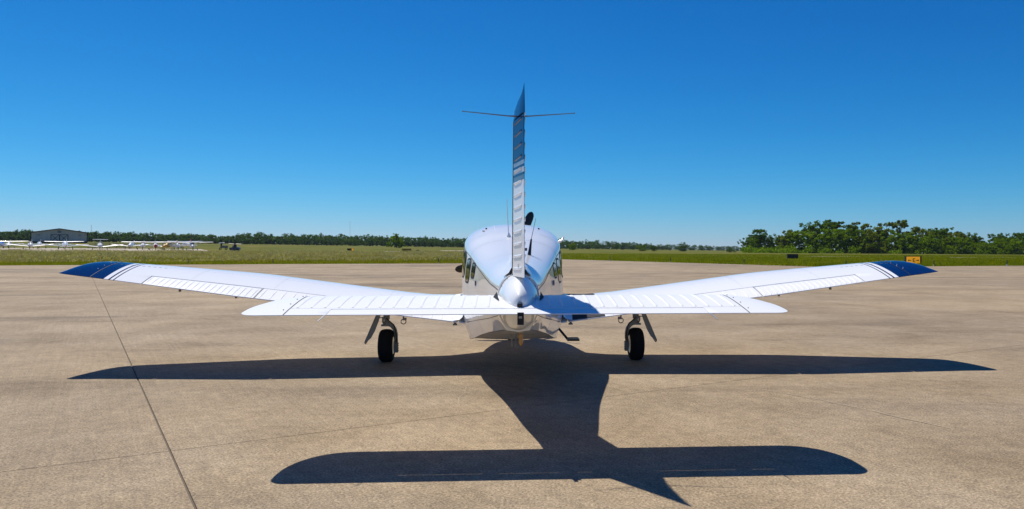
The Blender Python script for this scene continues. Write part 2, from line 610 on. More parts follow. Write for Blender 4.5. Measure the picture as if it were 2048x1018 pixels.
def tree(px, Y, h, wid, leaf, label, seed, style='round', base=0.18, dens=1.0, z=None):
    rng = np.random.default_rng(seed)
    X = at(px, Y)
    z0 = terr(X, Y) if z is None else z
    t = empty('tree', (X, Y, z0), 0, label=label, cat='tree', group='trees of the wood to the right')
    g = G()
    top = h * (0.8 if style != 'tall' else 0.88)
    tr = 0.018 * h + 0.06
    bend = rng.normal(0, 0.03 * h, 2)
    trunk = [(0, 0, -0.2), (bend[0] * .3, bend[1] * .3, top * .3), (bend[0], bend[1], top * .65), (bend[0] * 1.3, bend[1] * 1.3, top)]
    g.tube(trunk, [tr * 1.3, tr, tr * .6, tr * .15], 7)
    clumps = []
    nl = 10 if style == 'tall' else 13
    for i in range(nl):
        if style == 'tall':
            f = rng.uniform(0.42, 0.97)
            rr = wid * .5 * rng.uniform(0.35, 1.0) * (1.15 - abs(f - .72) * 1.3)
        else:
            f = rng.uniform(base + .04, 0.9)
            rr = wid * .5 * rng.uniform(0.45, 0.95) * math.sqrt(max(0.08, 1 - ((f - .45) / .56) ** 2))
        an = rng.uniform(0, 2 * math.pi)
        tip = (math.cos(an) * rr + bend[0] * f, math.sin(an) * rr + bend[1] * f, h * f)
        st = (bend[0] * f * .7, bend[1] * f * .7, h * f * 0.72)
        mid = tuple((p + q) / 2 + (0, 0, .03 * h)[k] for k, (p, q) in enumerate(zip(st, tip)))
        g.tube([st, mid, tip], [tr * .4, tr * .25, tr * .08], 5)
        cr = (0.07 if style == 'tall' else 0.105) * h * rng.uniform(0.8, 1.25)
        clumps.append((*tip, cr))
        for q in range(4 if style == 'tall' else 7):
            o = rng.normal(0, 1, 3) * cr * (0.9 if style == 'tall' else 1.25)
            clumps.append((tip[0] + o[0], tip[1] + o[1], min(tip[2] + o[2] * .7, h - cr * .5), cr * rng.uniform(.4, .8)))
    if style != 'tall':
        for q in range(int(55 * dens)):
            an = rng.uniform(0, 2 * math.pi)
            f = rng.uniform(.03, .78)
            rr = wid * .5 * rng.uniform(0.2, 0.9) * math.sqrt(max(0.08, 1 - ((f - .4) / .62) ** 2))
            clumps.append((math.cos(an) * rr, math.sin(an) * rr, h * f, h * rng.uniform(.045, .085)))
    else:
        for q in range(14):
            an = rng.uniform(0, 2 * math.pi)
            rr = wid * .4 * rng.uniform(0.2, 1.0)
            clumps.append((math.cos(an) * rr, math.sin(an) * rr, h * rng.uniform(.08, .45), h * rng.uniform(.06, .1)))
    clumps.append((bend[0], bend[1], h * .92, h * .09))
    g.build('trunk', BARK, t, fix=False)
    P = crown_points(clumps, int(44 * dens), rng)
    V, F = leaf_quads(P, 0.020 * h + .05, rng)
    fast_mesh('crown', V, F, leaf, t)
    return t

# wood on the right: (photo column, distance, height, width, leaf, style, description)
BASE_Z = 300
right = [
 (1503, 325, 7.0, 10, 0, 'round', 'low dark bush-like tree at the left end of the right-hand wood'),
 (1530, 318, 10.6, 11, 0, 'round', 'dark round-crowned tree standing apart at the left end of the wood'),
 (1512, 330, 8.6, 8, 0, 'round', 'small dark tree leaning against the round tree at the left end of the wood'),
 (1560, 322, 7.8, 9, 1, 'round', 'low tree filling the gap right of the detached round tree'),
 (1577, 312, 10.4, 8, 2, 'round', 'olive-topped tree just left of the tall feathery trees'),
 (1598, 306, 10.2, 10, 1, 'round', 'bright green broad tree below the leftmost tall feathery tree'),
 (1617, 322, 14.4, 6, 0, 'tall', 'leftmost of the tall feathery trees rising above the wood'),
 (1632, 318, 15.0, 7, 0, 'tall', 'second tall feathery tree from the left above the wood'),
 (1645, 324, 15.4, 7, 0, 'tall', 'third tall feathery tree from the left, its head touching the second'),
 (1656, 316, 14.6, 6.5, 0, 'tall', 'fourth tall feathery tree from the left above the wood'),
 (1672, 320, 14.4, 6, 0, 'tall', 'fifth tall feathery tree from the left, before a narrow gap of sky'),
 (1692, 318, 13.2, 7, 0, 'tall', 'lower feathery tree just right of the tall group on the left'),
 (1711, 322, 14.3, 5, 2, 'tall', 'slim tree with a flat sparse head right of the tall feathery group'),
 (1728, 324, 13.9, 4.5, 2, 'tall', 'second slim sparse-headed tree, beside the first one'),
 (1630, 300, 9.6, 11, 1, 'round', 'bright green tree in front of the tall feathery group, left one'),
 (1662, 298, 10.6, 12, 1, 'round', 'bright green tree in front of the tall feathery group, middle one'),
 (1694, 300, 10.8, 12, 1, 'round', 'bright green tree in front of the tall feathery group, right one'),
 (1722, 296, 10.0, 11, 1, 'round', 'leafy green tree below the two slim sparse-headed trees'),
 (1751, 304, 12.2, 7, 2, 'round', 'pointed olive tree at the middle of the right-hand wood'),
 (1741, 294, 9.4, 11, 2, 'round', 'broad olive tree below the pointed one in the middle of the wood'),
 (1776, 312, 14.4, 8, 2, 'tall', 'tall open-crowned tree above the wing tip, left of the highest crown'),
 (1800, 310, 15.2, 9, 2, 'tall', 'tallest open-crowned tree, right above the navy wing tip'),
 (1786, 298, 10.8, 13, 1, 'round', 'dense green tree below the tallest open-crowned tree'),
 (1812, 294, 9.8, 11, 1, 'round', 'dense green tree behind the orange sign'),
 (1832, 316, 12.7, 4, 2, 'tall', 'thin bare-stemmed tree with a pale flat top above the orange sign'),
 (1847, 300, 11.4, 9, 2, 'round', 'olive tree right of the thin flat-topped tree'),
 (1873, 304, 11.2, 8, 0, 'round', 'dark tree with a small raised top, left of the stepped crown'),
 (1892, 306, 12.3, 8, 0, 'round', 'dark stepped crown rising over the right part of the wood'),
 (1866, 290, 8.6, 11, 1, 'round', 'low bright tree in front of the dark stepped crown'),
 (1910, 296, 9.8, 10, 2, 'round', 'olive tree left of the dark dome near the right end of the wood'),
 (1938, 302, 10.6, 11, 0, 'round', 'broad dark dome-shaped tree left of the gap of sky'),
 (1926, 288, 7.8, 10, 1, 'round', 'low bright tree in front of the broad dark dome'),
 (1960, 292, 6.0, 8, 1, 'round', 'low bright tree under the right shoulder of the dark dome'),
 (1978, 296, 4.6, 7, 1, 'round', 'lowest tree, in the gap of sky near the right edge'),
 (1996, 306, 10.0, 8, 0, 'round', 'tall dark tree just right of the gap of sky'),
 (2015, 300, 10.3, 12, 0, 'round', 'broad dark tree right of the gap, second from the right edge'),
 (2042, 302, 10.4, 12, 0, 'round', 'broad dark tree cut by the right edge of the picture'),
 (2006, 288, 7.4, 10, 1, 'round', 'low bright tree in front, just right of the gap of sky'),
 (2036, 288, 7.6, 11, 1, 'round', 'low bright tree in front at the right edge'),
]
for i, (px, Y, h, wd, lf, st, lb) in enumerate(right):
    tree(px, Y, h, wd, LEAFS[lf], lb, 100 + i, st, dens=1.25)
# scrub along the foot of the wood, and the wood going on outside the frame
rng = np.random.default_rng(5)
cl = []
for k in range(1100):
    px = rng.uniform(1488, 2700)
    Y = rng.uniform(284, 330)
    X = at(px, Y)
    r_ = rng.uniform(.9, 2.0)
    cl.append((X, Y, terr(X, Y) + r_ * rng.uniform(.4, 1.5), r_))
for k in range(520):
    px = rng.uniform(2075, 2800)
    Y = rng.uniform(290, 330)
    X = at(px, Y)
    cl.append((X, Y, terr(X, Y) + rng.uniform(1, 9), rng.uniform(1.2, 2.4)))
V, F = leaf_quads(crown_points(cl, 42, rng), 0.3, rng)
fast_mesh('woodland_scrub', V, F, LEAFS[1], label='leafy green scrub along the foot of the right-hand wood', cat='scrub', kind='stuff')

# far-off wood across the horizon
TOPS = [(-500, 22), (0, 20), (60, 22), (130, 20), (200, 20), (250, 21), (330, 19), (400, 18), (440, 17), (520, 24), (600, 22), (700, 23), (800, 20), (900, 19), (1000, 20), (1130, 20), (1200, 18), (1260, 15), (1330, 12), (1400, 11), (1480, 10), (1560, 9), (2700, 9)]
DIST = [(-500, 520), (0, 520), (500, 560), (1000, 640), (1250, 820), (1480, 1300), (2700, 1300)]
rng = np.random.default_rng(9)
cl = []
px = -480.0
while px < 1640:
    for row in range(3):
        hp = lerp_tab(TOPS, px) * (1.0, .95, .62)[row] * rng.uniform(0.72, 1.1)
        Y = lerp_tab(DIST, px) * (1.05, 1.0, 0.96)[row] + rng.uniform(-10, 10)
        H = hp * Y / F_PX
        X = at(px + rng.uniform(-5, 5), Y)
        z0 = terr(X, Y)
        wd = H * rng.uniform(.45, .8)
        cr = H * .17
        nc = 24
        for q in range(nc):
            f = rng.uniform(.12, .9)
            an = rng.uniform(0, 2 * math.pi)
            rr = wd * rng.uniform(.3, 1) * math.sqrt(max(.05, 1 - ((f - .45) / .56) ** 2))
            cl.append((X + math.cos(an) * rr, Y + math.sin(an) * rr, z0 + H * f, cr * rng.uniform(.7, 1.3)))
    px += rng.uniform(5.5, 12.0)
V, F = leaf_quads(crown_points(cl, 16, rng), 0.55, rng)
fast_mesh('distant_wood', V, F, FAR_LEAF, label='far-off dark green wood along the whole horizon', cat='wood', kind='stuff')
# single trees standing in front of the far wood
tree(793, 330, 6.5, 6.8, LEAFS[1], 'lone bushy bright green tree in front of the far wood, left of the fuselage', 301, 'round', base=.05)
tree(1146, 420, 4.2, 6, LEAFS[1], 'low bright bush beside the right flank of the fuselage, before the far wood', 302, 'round', base=.05)
tree(1284, 430, 4.0, 7, LEAFS[1], 'bright low round bush before the far wood, right of the fuselage', 303, 'round', base=.05)
tree(1308, 440, 3.6, 4.4, LEAFS[0], 'small dark bush just right of the bright low round bush', 304, 'round', base=.05)
tree(1366, 520, 6.4, 7, LEAFS[0], 'dark tree rising alone over the low stretch of far wood', 305, 'round', base=.08)
tree(1462, 430, 3.0, 6, LEAFS[0], 'low dark bush left of the right-hand wood', 306, 'round', base=.05)
for o in bpy.data.objects:
    if o.name.startswith('tree') and o.get('group') and (' far wood' in o['label'] or 'low dark bush left' in o['label']):
        del o['group']

# ------------------------------------------------------------------ THE AIRPLANE
WHITE = mat('white_paint', (0.9, 0.9, 0.885), 0.3, coat=0.8, spec=0.25, coat_rough=0.012)
WWHITE = mat('wing_white', (0.86, 0.86, 0.85), 0.3, spec=0.3)
PRIMER = mat('gear_bay_paint', (0.32, 0.3, 0.27), 0.5)
DARK = mat('dark_seam', (0.012, 0.013, 0.018), 0.7)
BLACK = mat('black_satin', (0.008, 0.008, 0.009), 0.35)
RUBBER = mat('tyre_rubber', (0.012, 0.012, 0.013), 0.85, spec=0.2)
STEEL = mat('bare_steel', (0.5, 0.5, 0.5), 0.3, metal=1.0)
GREYM = mat('grey_metal', (0.2, 0.19, 0.18), 0.5, metal=0.3)
NAVY = mat('navy_paint', (0.002, 0.019, 0.092), 0.07, spec=0.14)
AMBER = mat('amber_lens', (0.55, 0.27, 0.06), 0.15, coat=1.0)
GLASS = mat('tinted_glass', (0.018, 0.02, 0.016), 0.06, spec=0.9)
RIVET = mat('rivet_metal', (0.75, 0.77, 0.8), 0.25, metal=0.6)

def striped(name, axis, bands, invert=False):
    """white paint with a navy end and thin stripes, switched by position along one axis of the part"""
    m = mat(name, (0.8, 0.8, 0.8), 0.09, spec=0.16)
    tc = N(m, 'ShaderNodeTexCoord')
    sp = N(m, 'ShaderNodeSeparateXYZ')
    L(m, tc.outputs['Object'], sp.inputs[0])
    v = sp.outputs[axis]
    if axis == 0:
        v = math_n(m, 'ABSOLUTE', v)
    lo, hi = bands[0][0] - 0.2, bands[-1][0] + 0.5
    v = math_n(m, 'DIVIDE', math_n(m, 'SUBTRACT', v, lo), hi - lo)
    c = ramp(m, v, [(0.0, (0.82, 0.83, 0.84))] + [((b - lo) / (hi - lo), col) for b, col in bands], 'CONSTANT')
    L(m, c, bsdf(m).inputs['Base Color'])
    return m
NV = (0.002, 0.019, 0.092)
WH = (0.82, 0.83, 0.84)
DK = (0.02, 0.025, 0.05)
WINGPAINT = striped('wing_paint', 0, [(4.70, DK), (4.715, WH), (4.75, DK), (4.775, WH), (4.83, NV)])
TAILPAINT = striped('tail_paint', 2, [(1.965, (0.12, 0.17, 0.24)), (2.0, NV), (2.02, (0.5, 0.53, 0.58)), (2.06, NV), (2.08, (0.28, 0.33, 0.4)), (2.11, NV)])

A = empty('airplane', (-0.41, 9.6, 0), R(3.16), label='white low-wing propeller airplane with navy wing tips, seen from behind', cat='airplane')

# fuselage sections: y -> (z_top, w_crease, z_crease, w_side, z_side, w_low, z_low, w_bot, z_bot, n)
FS = [(-3.77, (1.262, .158, 1.130, .166, 1.04, .150, .93, .09, .815, 1.9)),
      (-3.13, (1.315, .240, 1.160, .255, 1.02, .240, .85, .19, .735, 2.0)),
      (-2.2, (1.405, .345, 1.230, .372, 1.00, .362, .745, .315, .605, 2.05)),
      (-1.2, (1.560, .485, 1.36, .530, 1.00, .535, .625, .475, .435, 2.15)),
      (-0.7, (1.655, .560, 1.42, .600, 1.02, .590, .605, .52, .415, 2.25)),
      (0.0, (1.755, .615, 1.475, .648, 1.08, .620, .60, .55, .405, 2.3)),
      (0.7, (1.765, .61, 1.48, .650, 1.08, .620, .60, .55, .405, 2.3)),
      (1.15, (1.64, .585, 1.34, .635, 1.05, .60, .62, .53, .42, 2.3)),
      (1.6, (1.40, .55, 1.22, .59, 1.02, .56, .66, .48, .46, 2.3)),
      (2.2, (1.34, .46, 1.17, .49, 1.0, .46, .75, .38, .56, 2.2)),
      (2.5, (1.30, .33, 1.15, .35, 1.03, .32, .85, .25, .72, 2.0))]
def catmull(tab, x):
    """smooth interpolation of a table of tuples"""
    xs = [t[0] for t in tab]
    x = min(max(x, xs[0]), xs[-1])
    i = max(k for k in range(len(xs)) if xs[k] <= x)
    i = min(i, len(xs) - 2)
    f = (x - xs[i]) / (xs[i + 1] - xs[i])
    p1, p2 = tab[i][1], tab[i + 1][1]
    p0 = tab[i - 1][1] if i else p1
    p3 = tab[i + 2][1] if i + 2 < len(tab) else p2
    x0 = xs[i - 1] if i else xs[i] - (xs[i + 1] - xs[i])
    x3 = xs[i + 2] if i + 2 < len(tab) else xs[i + 1] + (xs[i + 1] - xs[i])
    h = xs[i + 1] - xs[i]
    out = []
    for a, b, c, d in zip(p0, p1, p2, p3):
        m1 = (c - a) / (xs[i + 1] - x0) * h
        m2 = (d - b) / (x3 - xs[i]) * h
        out.append((2 * f ** 3 - 3 * f ** 2 + 1) * b + (f ** 3 - 2 * f ** 2 + f) * m1 + (-2 * f ** 3 + 3 * f ** 2) * c + (f ** 3 - f ** 2) * m2)
    return tuple(out)

NA = 14
def half_section(y):
    zt, wc, zc, ws, zs, wl, zl, wb, zb, n = catmull(FS, y)
    P = []
    for k in range(NA + 1):
        t = math.pi / 2 * (1 - k / NA)
        P.append((wc * max(0, math.cos(t)) ** (2 / n), zc + (zt - zc) * max(0, math.sin(t)) ** (2 / n)))
    for k in range(1, 6):          # side, gently bowed
        f = k / 5
        x = (1 - f) ** 2 * wc + 2 * f * (1 - f) * (2 * ws - (wc + wl) / 2) + f * f * wl
        P.append((x, zc + (zl - zc) * f))
    for k in range(1, 3):
        f = k / 2
        P.append((wl + (wb - wl) * f, zl + (zb - zl) * f))
    for k in range(1, 4):
        P.append((wb * (1 - k / 3), zb - 0.012 * (k / 3)))
    return P
def section(y):
    h = half_section(y)
    return [(x, y, z) for x, z in h] + [(-x, y, z) for x, z in h[-2:0:-1]]
def xat(y, z):
    h = half_section(y)
    for (x0, z0), (x1, z1) in zip(h, h[1:]):
        if z0 >= z >= z1 and z0 > z1:
            return x0 + (x1 - x0) * (z0 - z) / (z0 - z1)
    return h[-1][0]

ys = list(np.linspace(-3.77, 2.5, 58))
fus = G().loft([section(y) for y in ys]).build('fuselage', WHITE, A, sharp=17)

# side and rear windows, following the skin
def window(s, y0, y1, z0, z1, slant=0.0, rc=0.05, off=0.004, m=GLASS, name='window', parent=fus):
    g = G()
    nu, nv = 10, 8
    V, F = [], []
    for i in range(nu + 1):
        for j in range(nv + 1):
            u, v = i / nu, j / nv
            # squash towards a rounded rectangle
            cu, cv = 2 * u - 1, 2 * v - 1
            e = 0.16
            ru = cu * (1 - e * abs(cv) ** 5)
            rv = cv * (1 - e * abs(cu) ** 5)
            z = z0 + (z1 - z0) * (rv + 1) / 2
            y = y0 + (y1 - y0) * (ru + 1) / 2 + slant * (z - z0)
            V.append((s * (xat(y, z) + off), y, z))
    for i in range(nu):
        for j in range(nv):
            a = i * (nv + 1) + j
            F.append((a, a + nv + 1, a + nv + 2, a + 1))
    return mk(name, V, F, m, parent, fix=False, sharp=180)
for s in (-1, 1):
    for (a, b, c, d) in ((-1.76, -1.47, 1.15, 1.285), (-1.34, -.98, 1.08, 1.325), (-.86, -.3, 1.12, 1.40), (-.15, .55, 1.12, 1.43)):
        fr = window(s, a - .02, b + .02, c - .02, d + .02, m=DARK, name='window_seal', off=.002)
        window(s, a, b, c, d, off=.005)

def skin_line(pts, w=0.0035, off=0.0015, name='panel_seam', m=DARK, parent=fus):
    """thin ribbon through points lying on the skin; pts are (point, outward normal)"""
    V, F = [], []
    for i, (p, nr_) in enumerate(pts):
        p, nr_ = Vector(p), Vector(nr_).normalized()
        d = (Vector(pts[min(i + 1, len(pts) - 1)][0]) - Vector(pts[max(i - 1, 0)][0])).normalized()
        sd = d.cross(nr_).normalized()
        q = p + nr_ * off
        V += [q - sd * w, q + sd * w]
        if i:
            F.append((2 * i - 2, 2 * i - 1, 2 * i + 1, 2 * i))
    return mk(name, V, F, m, parent, fix=False, smooth=False)
def ring_seam(y, k0, k1, s=1, w=0.0035, name='panel_seam', m=DARK):
    h = half_section(y)
    h2 = half_section(y - .05)
    pts = []
    for k in range(k0, k1 + 1):
        a = Vector((h[min(k + 1, len(h) - 1)][0] - h[max(k - 1, 0)][0], 0, h[min(k + 1, len(h) - 1)][1] - h[max(k - 1, 0)][1]))
        nr_ = Vector((-a.z, 0, a.x))
        if nr_.x < 0 or (k == 0 and nr_.z < 0):
            nr_ = -nr_
        pts.append(((s * h[k][0], y, h[k][1]), (s * nr_.x, 0, nr_.z)))
    return skin_line(pts, w, name=name, m=m)
def long_seam(k, y0, y1, s, w=0.003, name='panel_seam', m=DARK, n=24):
    pts = []
    for i in range(n + 1):
        y = y0 + (y1 - y0) * i / n
        h = half_section(y)
        a = Vector((h[k + 1][0] - h[k - 1][0], 0, h[k + 1][1] - h[k - 1][1])) if k else Vector((1, 0, 0))
        nr_ = Vector((-a.z, 0, a.x))
        if nr_.x < 0:
            nr_ = -nr_
        pts.append(((s * h[k][0], y, h[k][1]), (s * nr_.x, 0, nr_.z)))
    return skin_line(pts, w, name=name, m=m)
PALES = mat('lap_seam', (0.55, 0.58, 0.62), 0.4)
for s in (-1, 1):
    ring_seam(-1.25, 2, 14, s, 0.0035, m=PALES if s < 0 else DARK)
    ring_seam(-0.72, 5, 14, s, 0.0035, m=PALES if s < 0 else DARK)
    ring_seam(-2.25, 2, 8, s, 0.0035, m=PALES if s < 0 else DARK)
    long_seam(NA, -3.75, -0.6, s, 0.0035)
    long_seam(3, -0.72, 0.4, s, 0.0025, m=PALES)
    long_seam(NA + 5, -3.7, -0.8, s, 0.0025)
    long_seam(NA + 7, -3.6, -0.8, s, 0.0025)
    ring_seam(-1.02, NA + 3, NA + 7, s, 0.003)
    ring_seam(-2.2, NA, NA + 7, s, 0.0018)
    ring_seam(-1.3, NA, NA + 7, s, 0.0018)
# door edge, handle and small fittings on the left and right flanks
for s in (-1, 1):
    G().box((s * (xat(-1.95, 1.10) + .004), -1.95, 1.10), (.012, .06, .05)).build('latch', GREYM, fus)
    G().box((s * (xat(-0.2, .86) + .008), -.2, .86), (.02, .12, .025)).build('latch', STEEL, fus)
    G().ball((s * .33, -.25, 1.70), .012).build('latch', DARK, fus)
# roof grab rail/vent slots on the left
for q in (0, .05):
    G().box((-.37 + q * .3, -.32 - q, 1.668), (.008, .16, .012)).build('vent_slot', DARK, fus, smooth=False)
G().ball((-.48, -.55, 1.53), .018, sc=(1, 2, .6)).build('vent_scoop', DARK, fus)
G().tube([(.585, -.1, 1.53), (.64, -.08, 1.56), (.66, -.06, 1.60)], [.018, .014, .01]).build('temperature_probe', STEEL, fus)
# antennas
G().lathe([(-.01, .028), (.03, .024), (.06, .010)], (-.055, -1.05, 1.57), 'z', 12).tube([(-.055, -1.05, 1.6), (-.065, -1.0, 1.8), (-.075, -.95, 2.03)], [.006, .005, .003], 6).build('white_whip_antenna', WHITE, fus, label='white whip antenna left of the fin')
G().tube([(.14, -2.2, 1.375), (.15, -2.19, 1.45), (.163, -2.18, 1.55)], [.02, .014, .008], 8).tube([(.163, -2.18, 1.55), (.21, -2.14, 1.76)], [.003, .002], 5).build('black_whip_antenna', BLACK, fus, label='black whip antenna right of the fin')
G().box((.09, -1.5, 1.53), (.03, .05, .05)).build('comm_fitting', GREYM, fus)
# belly: antenna posts, amber beacon, boarding step
G().box((-.035, -2.5, .60), (.014, .05, .16)).build('belly_antenna', GREYM, fus)
G().box((.005, -2.45, .585), (.012, .05, .18)).build('belly_antenna', GREYM, fus)
G().lathe([(0.055, .0), (.05, .018), (.02, .024), (.012, .02), (.004, .024), (-.03, .021), (-.055, .012), (-.064, 0.0)], (.052, -2.5, .585), 'z', 16).build('belly_beacon', AMBER, fus, label='amber beacon lens under the tail')
G().tube([(.52, -1.0, .53), (.55, -1.0, .495), (.625, -1.0, .405)], .014, 8).build('boarding_step', BLACK, fus)
G().box((.69, -1.0, .398), (.14, .2, .022)).build('step_pad', BLACK, fus)
# windscreen
V, F = [], []
for i in range(9):
    for j in range(9):
        y = .82 + .62 * i / 8
        h = half_section(y)
        k = j
        V.append((h[k][0] * 1.004, y, h[k][1] + .006))
for i in range(8):
    for j in range(8):
        F.append((i * 9 + j, i * 9 + j + 1, i * 9 + j + 10, i * 9 + j + 9))
V2 = [(-x, y, z) for x, y, z in V]
mk('windscreen', V + V2, F + [tuple(i + 81 for i in f) for f in F], GLASS, fus, sharp=180)

# tail cone fairing
TCS = [(-3.765, .162, 1.262, .818), (-3.88, .152, 1.248, .828), (-4.0, .130, 1.222, .852), (-4.09, .106, 1.195, .885), (-4.17, .077, 1.162, .93), (-4.225, .048, 1.13, .975), (-4.255, .018, 1.10, 1.02)]
secs = []
for y, w, zt, zb in TCS:
    zc = 1.05
    ring = []
    for k in range(32):
        t = 2 * math.pi * k / 32
        c_, s_ = math.cos(t), math.sin(t)
        x = w * (abs(c_) ** (1.12 if s_ > 0 else .95)) * (1 if c_ >= 0 else -1)
        z = zc + (zt - zc if s_ > 0 else zc - zb) * s_
        ring.append((x, y, z))
    secs.append(ring)
tcone = G().loft(secs).build('tail_cone', WHITE, A, sharp=60)
ring = [(x * 1.005, -3.767, 1.05 + (z - 1.05) * 1.006) for x, y, z in secs[0]]
skin_line([((p), (p[0], 0, p[2] - 1.05)) for p in ring + ring[:1]], .005, parent=tcone)
g = G()
for k in range(3, 14, 2):
    t = math.pi * k / 16
    g.ball((.158 * math.cos(t), -3.81, 1.05 + .21 * math.sin(t)), .005, 6, 4)
for x in (-.115, -.085, -.055, .055, .085, .115):
    g.ball((x, -4.10 + abs(x) * .7, 1.085), .0055, 6, 4)
g.build('rivet_row', GREYM, tcone, kind='stuff')
for s in (-1, 1):
    mk('stabilator_slot', [(s * .166, -3.95, 1.07), (s * .150, -4.08, 1.072), (s * .1665, -3.95, 1.13), (s * .2, -3.89, 1.08)], [(0, 1, 2), (0, 2, 3), (0, 3, 1), (1, 3, 2)], DARK, tcone, smooth=False)
    G().ball((s * .012 + .005, -4.225, 1.10), .009, 8, 5).build('tail_light', GREYM, tcone)
G().lathe([(-.02, .02), (.02, .02), (.035, .012), (.04, 0)], (.002, -4.25, 1.055), 'y', 14).box((.002, -4.25, 1.035), (.04, .05, .05)).build('balance_arm_slot', DARK, tcone)

# ---- airfoil lofting
XC = [0, .004, .012, .03, .06, .1, .16, .23, .31, .4, .5, .6, .68, .74, .80, .87, .94, 1.0]
def yt(x, t):
    return 5 * t * (.2969 * math.sqrt(x) - .1260 * x - .3516 * x * x + .2843 * x ** 3 - .1036 * x ** 4) + .0032 * x * x
def camber(x, m=.025, p=.4):
    return m / p ** 2 * (2 * p * x - x * x) if x < p else m / (1 - p) ** 2 * (1 - 2 * p + 2 * p * x - x * x)
def foil(le, chord, inc, zle, X, t, cut=None, c=.025, start=None):
    """ring of points: upper from front to back, lower back to front"""
    up, lo = [], []
    for x in XC:
        up.append((x, camber(x, c) + yt(x, t)))
        lo.append((x, camber(x, c) - yt(x, t)))
    def val(pl, x):
        for (a, za), (b, zb) in zip(pl, pl[1:]):
            if a <= x <= b:
                return za + (zb - za) * (x - a) / (b - a)
        return pl[-1][1]
    U, Lw = up, lo
    if cut is not None:
        U = [(min(x, cut), z if x <= cut else val(up, cut)) for x, z in up]
        Lw = [(min(x, cut), z if x <= cut else val(lo, cut)) for x, z in lo]
        zm_u, zm_l = val(up, cut), val(lo, cut)
    if start is not None:
        zu, zl = val(up, start), val(lo, start)
        mid = (zu + zl) / 2
        U, Lw = [], []
        U.append((start - .012, mid)); Lw.append((start - .012, mid))
        U.append((start, zu)); Lw.append((start, zl))
        for k in range(1, 7):
            x = start + (1 - start) * k / 6
            U.append((x, val(up, x))); Lw.append((x, val(lo, x)))
    ring = U + Lw[::-1]
    ci, si = math.cos(inc), math.sin(inc)
    out = []
    for x, z in ring:
        x_, z_ = x * chord, z * chord
        out.append((X, le - x_ * ci - z_ * si * 0, zle - x_ * si + z_ * ci))
    return out

def wing_par(x):
    """x = distance from the centre line -> (leading edge y, chord, incidence, leading edge z, thickness)"""
    le = lerp_tab([(.45, 1.30), (.62, 1.14), (1.0, .86), (1.25, .80), (3.2, .80), (5.0, .46)], x)
    te = lerp_tab([(.45, -.80), (3.2, -.80), (5.0, -.55)], x)
    ch = le - te
    inc = R(lerp_tab([(1.5, 2.4), (5.0, 4.4)], x))
    zte = .50 + .1228 * x
    return le, ch, inc, zte + ch * math.sin(inc), lerp_tab([(1, .145), (3, .14), (5, .16)], x)
CUT = .775
def wing_section(s, x, cut=None, start=None):
    le, ch, inc, zle, t = wing_par(x)
    return foil(le, ch, inc, zle, s * x, t, cut, start=start)
def upper_at(x, frac):
    le, ch, inc, zle, t = wing_par(x)
    z = (camber(frac) + yt(frac, t)) * ch
    return le - frac * ch * math.cos(inc), zle - frac * ch * math.sin(inc) + z

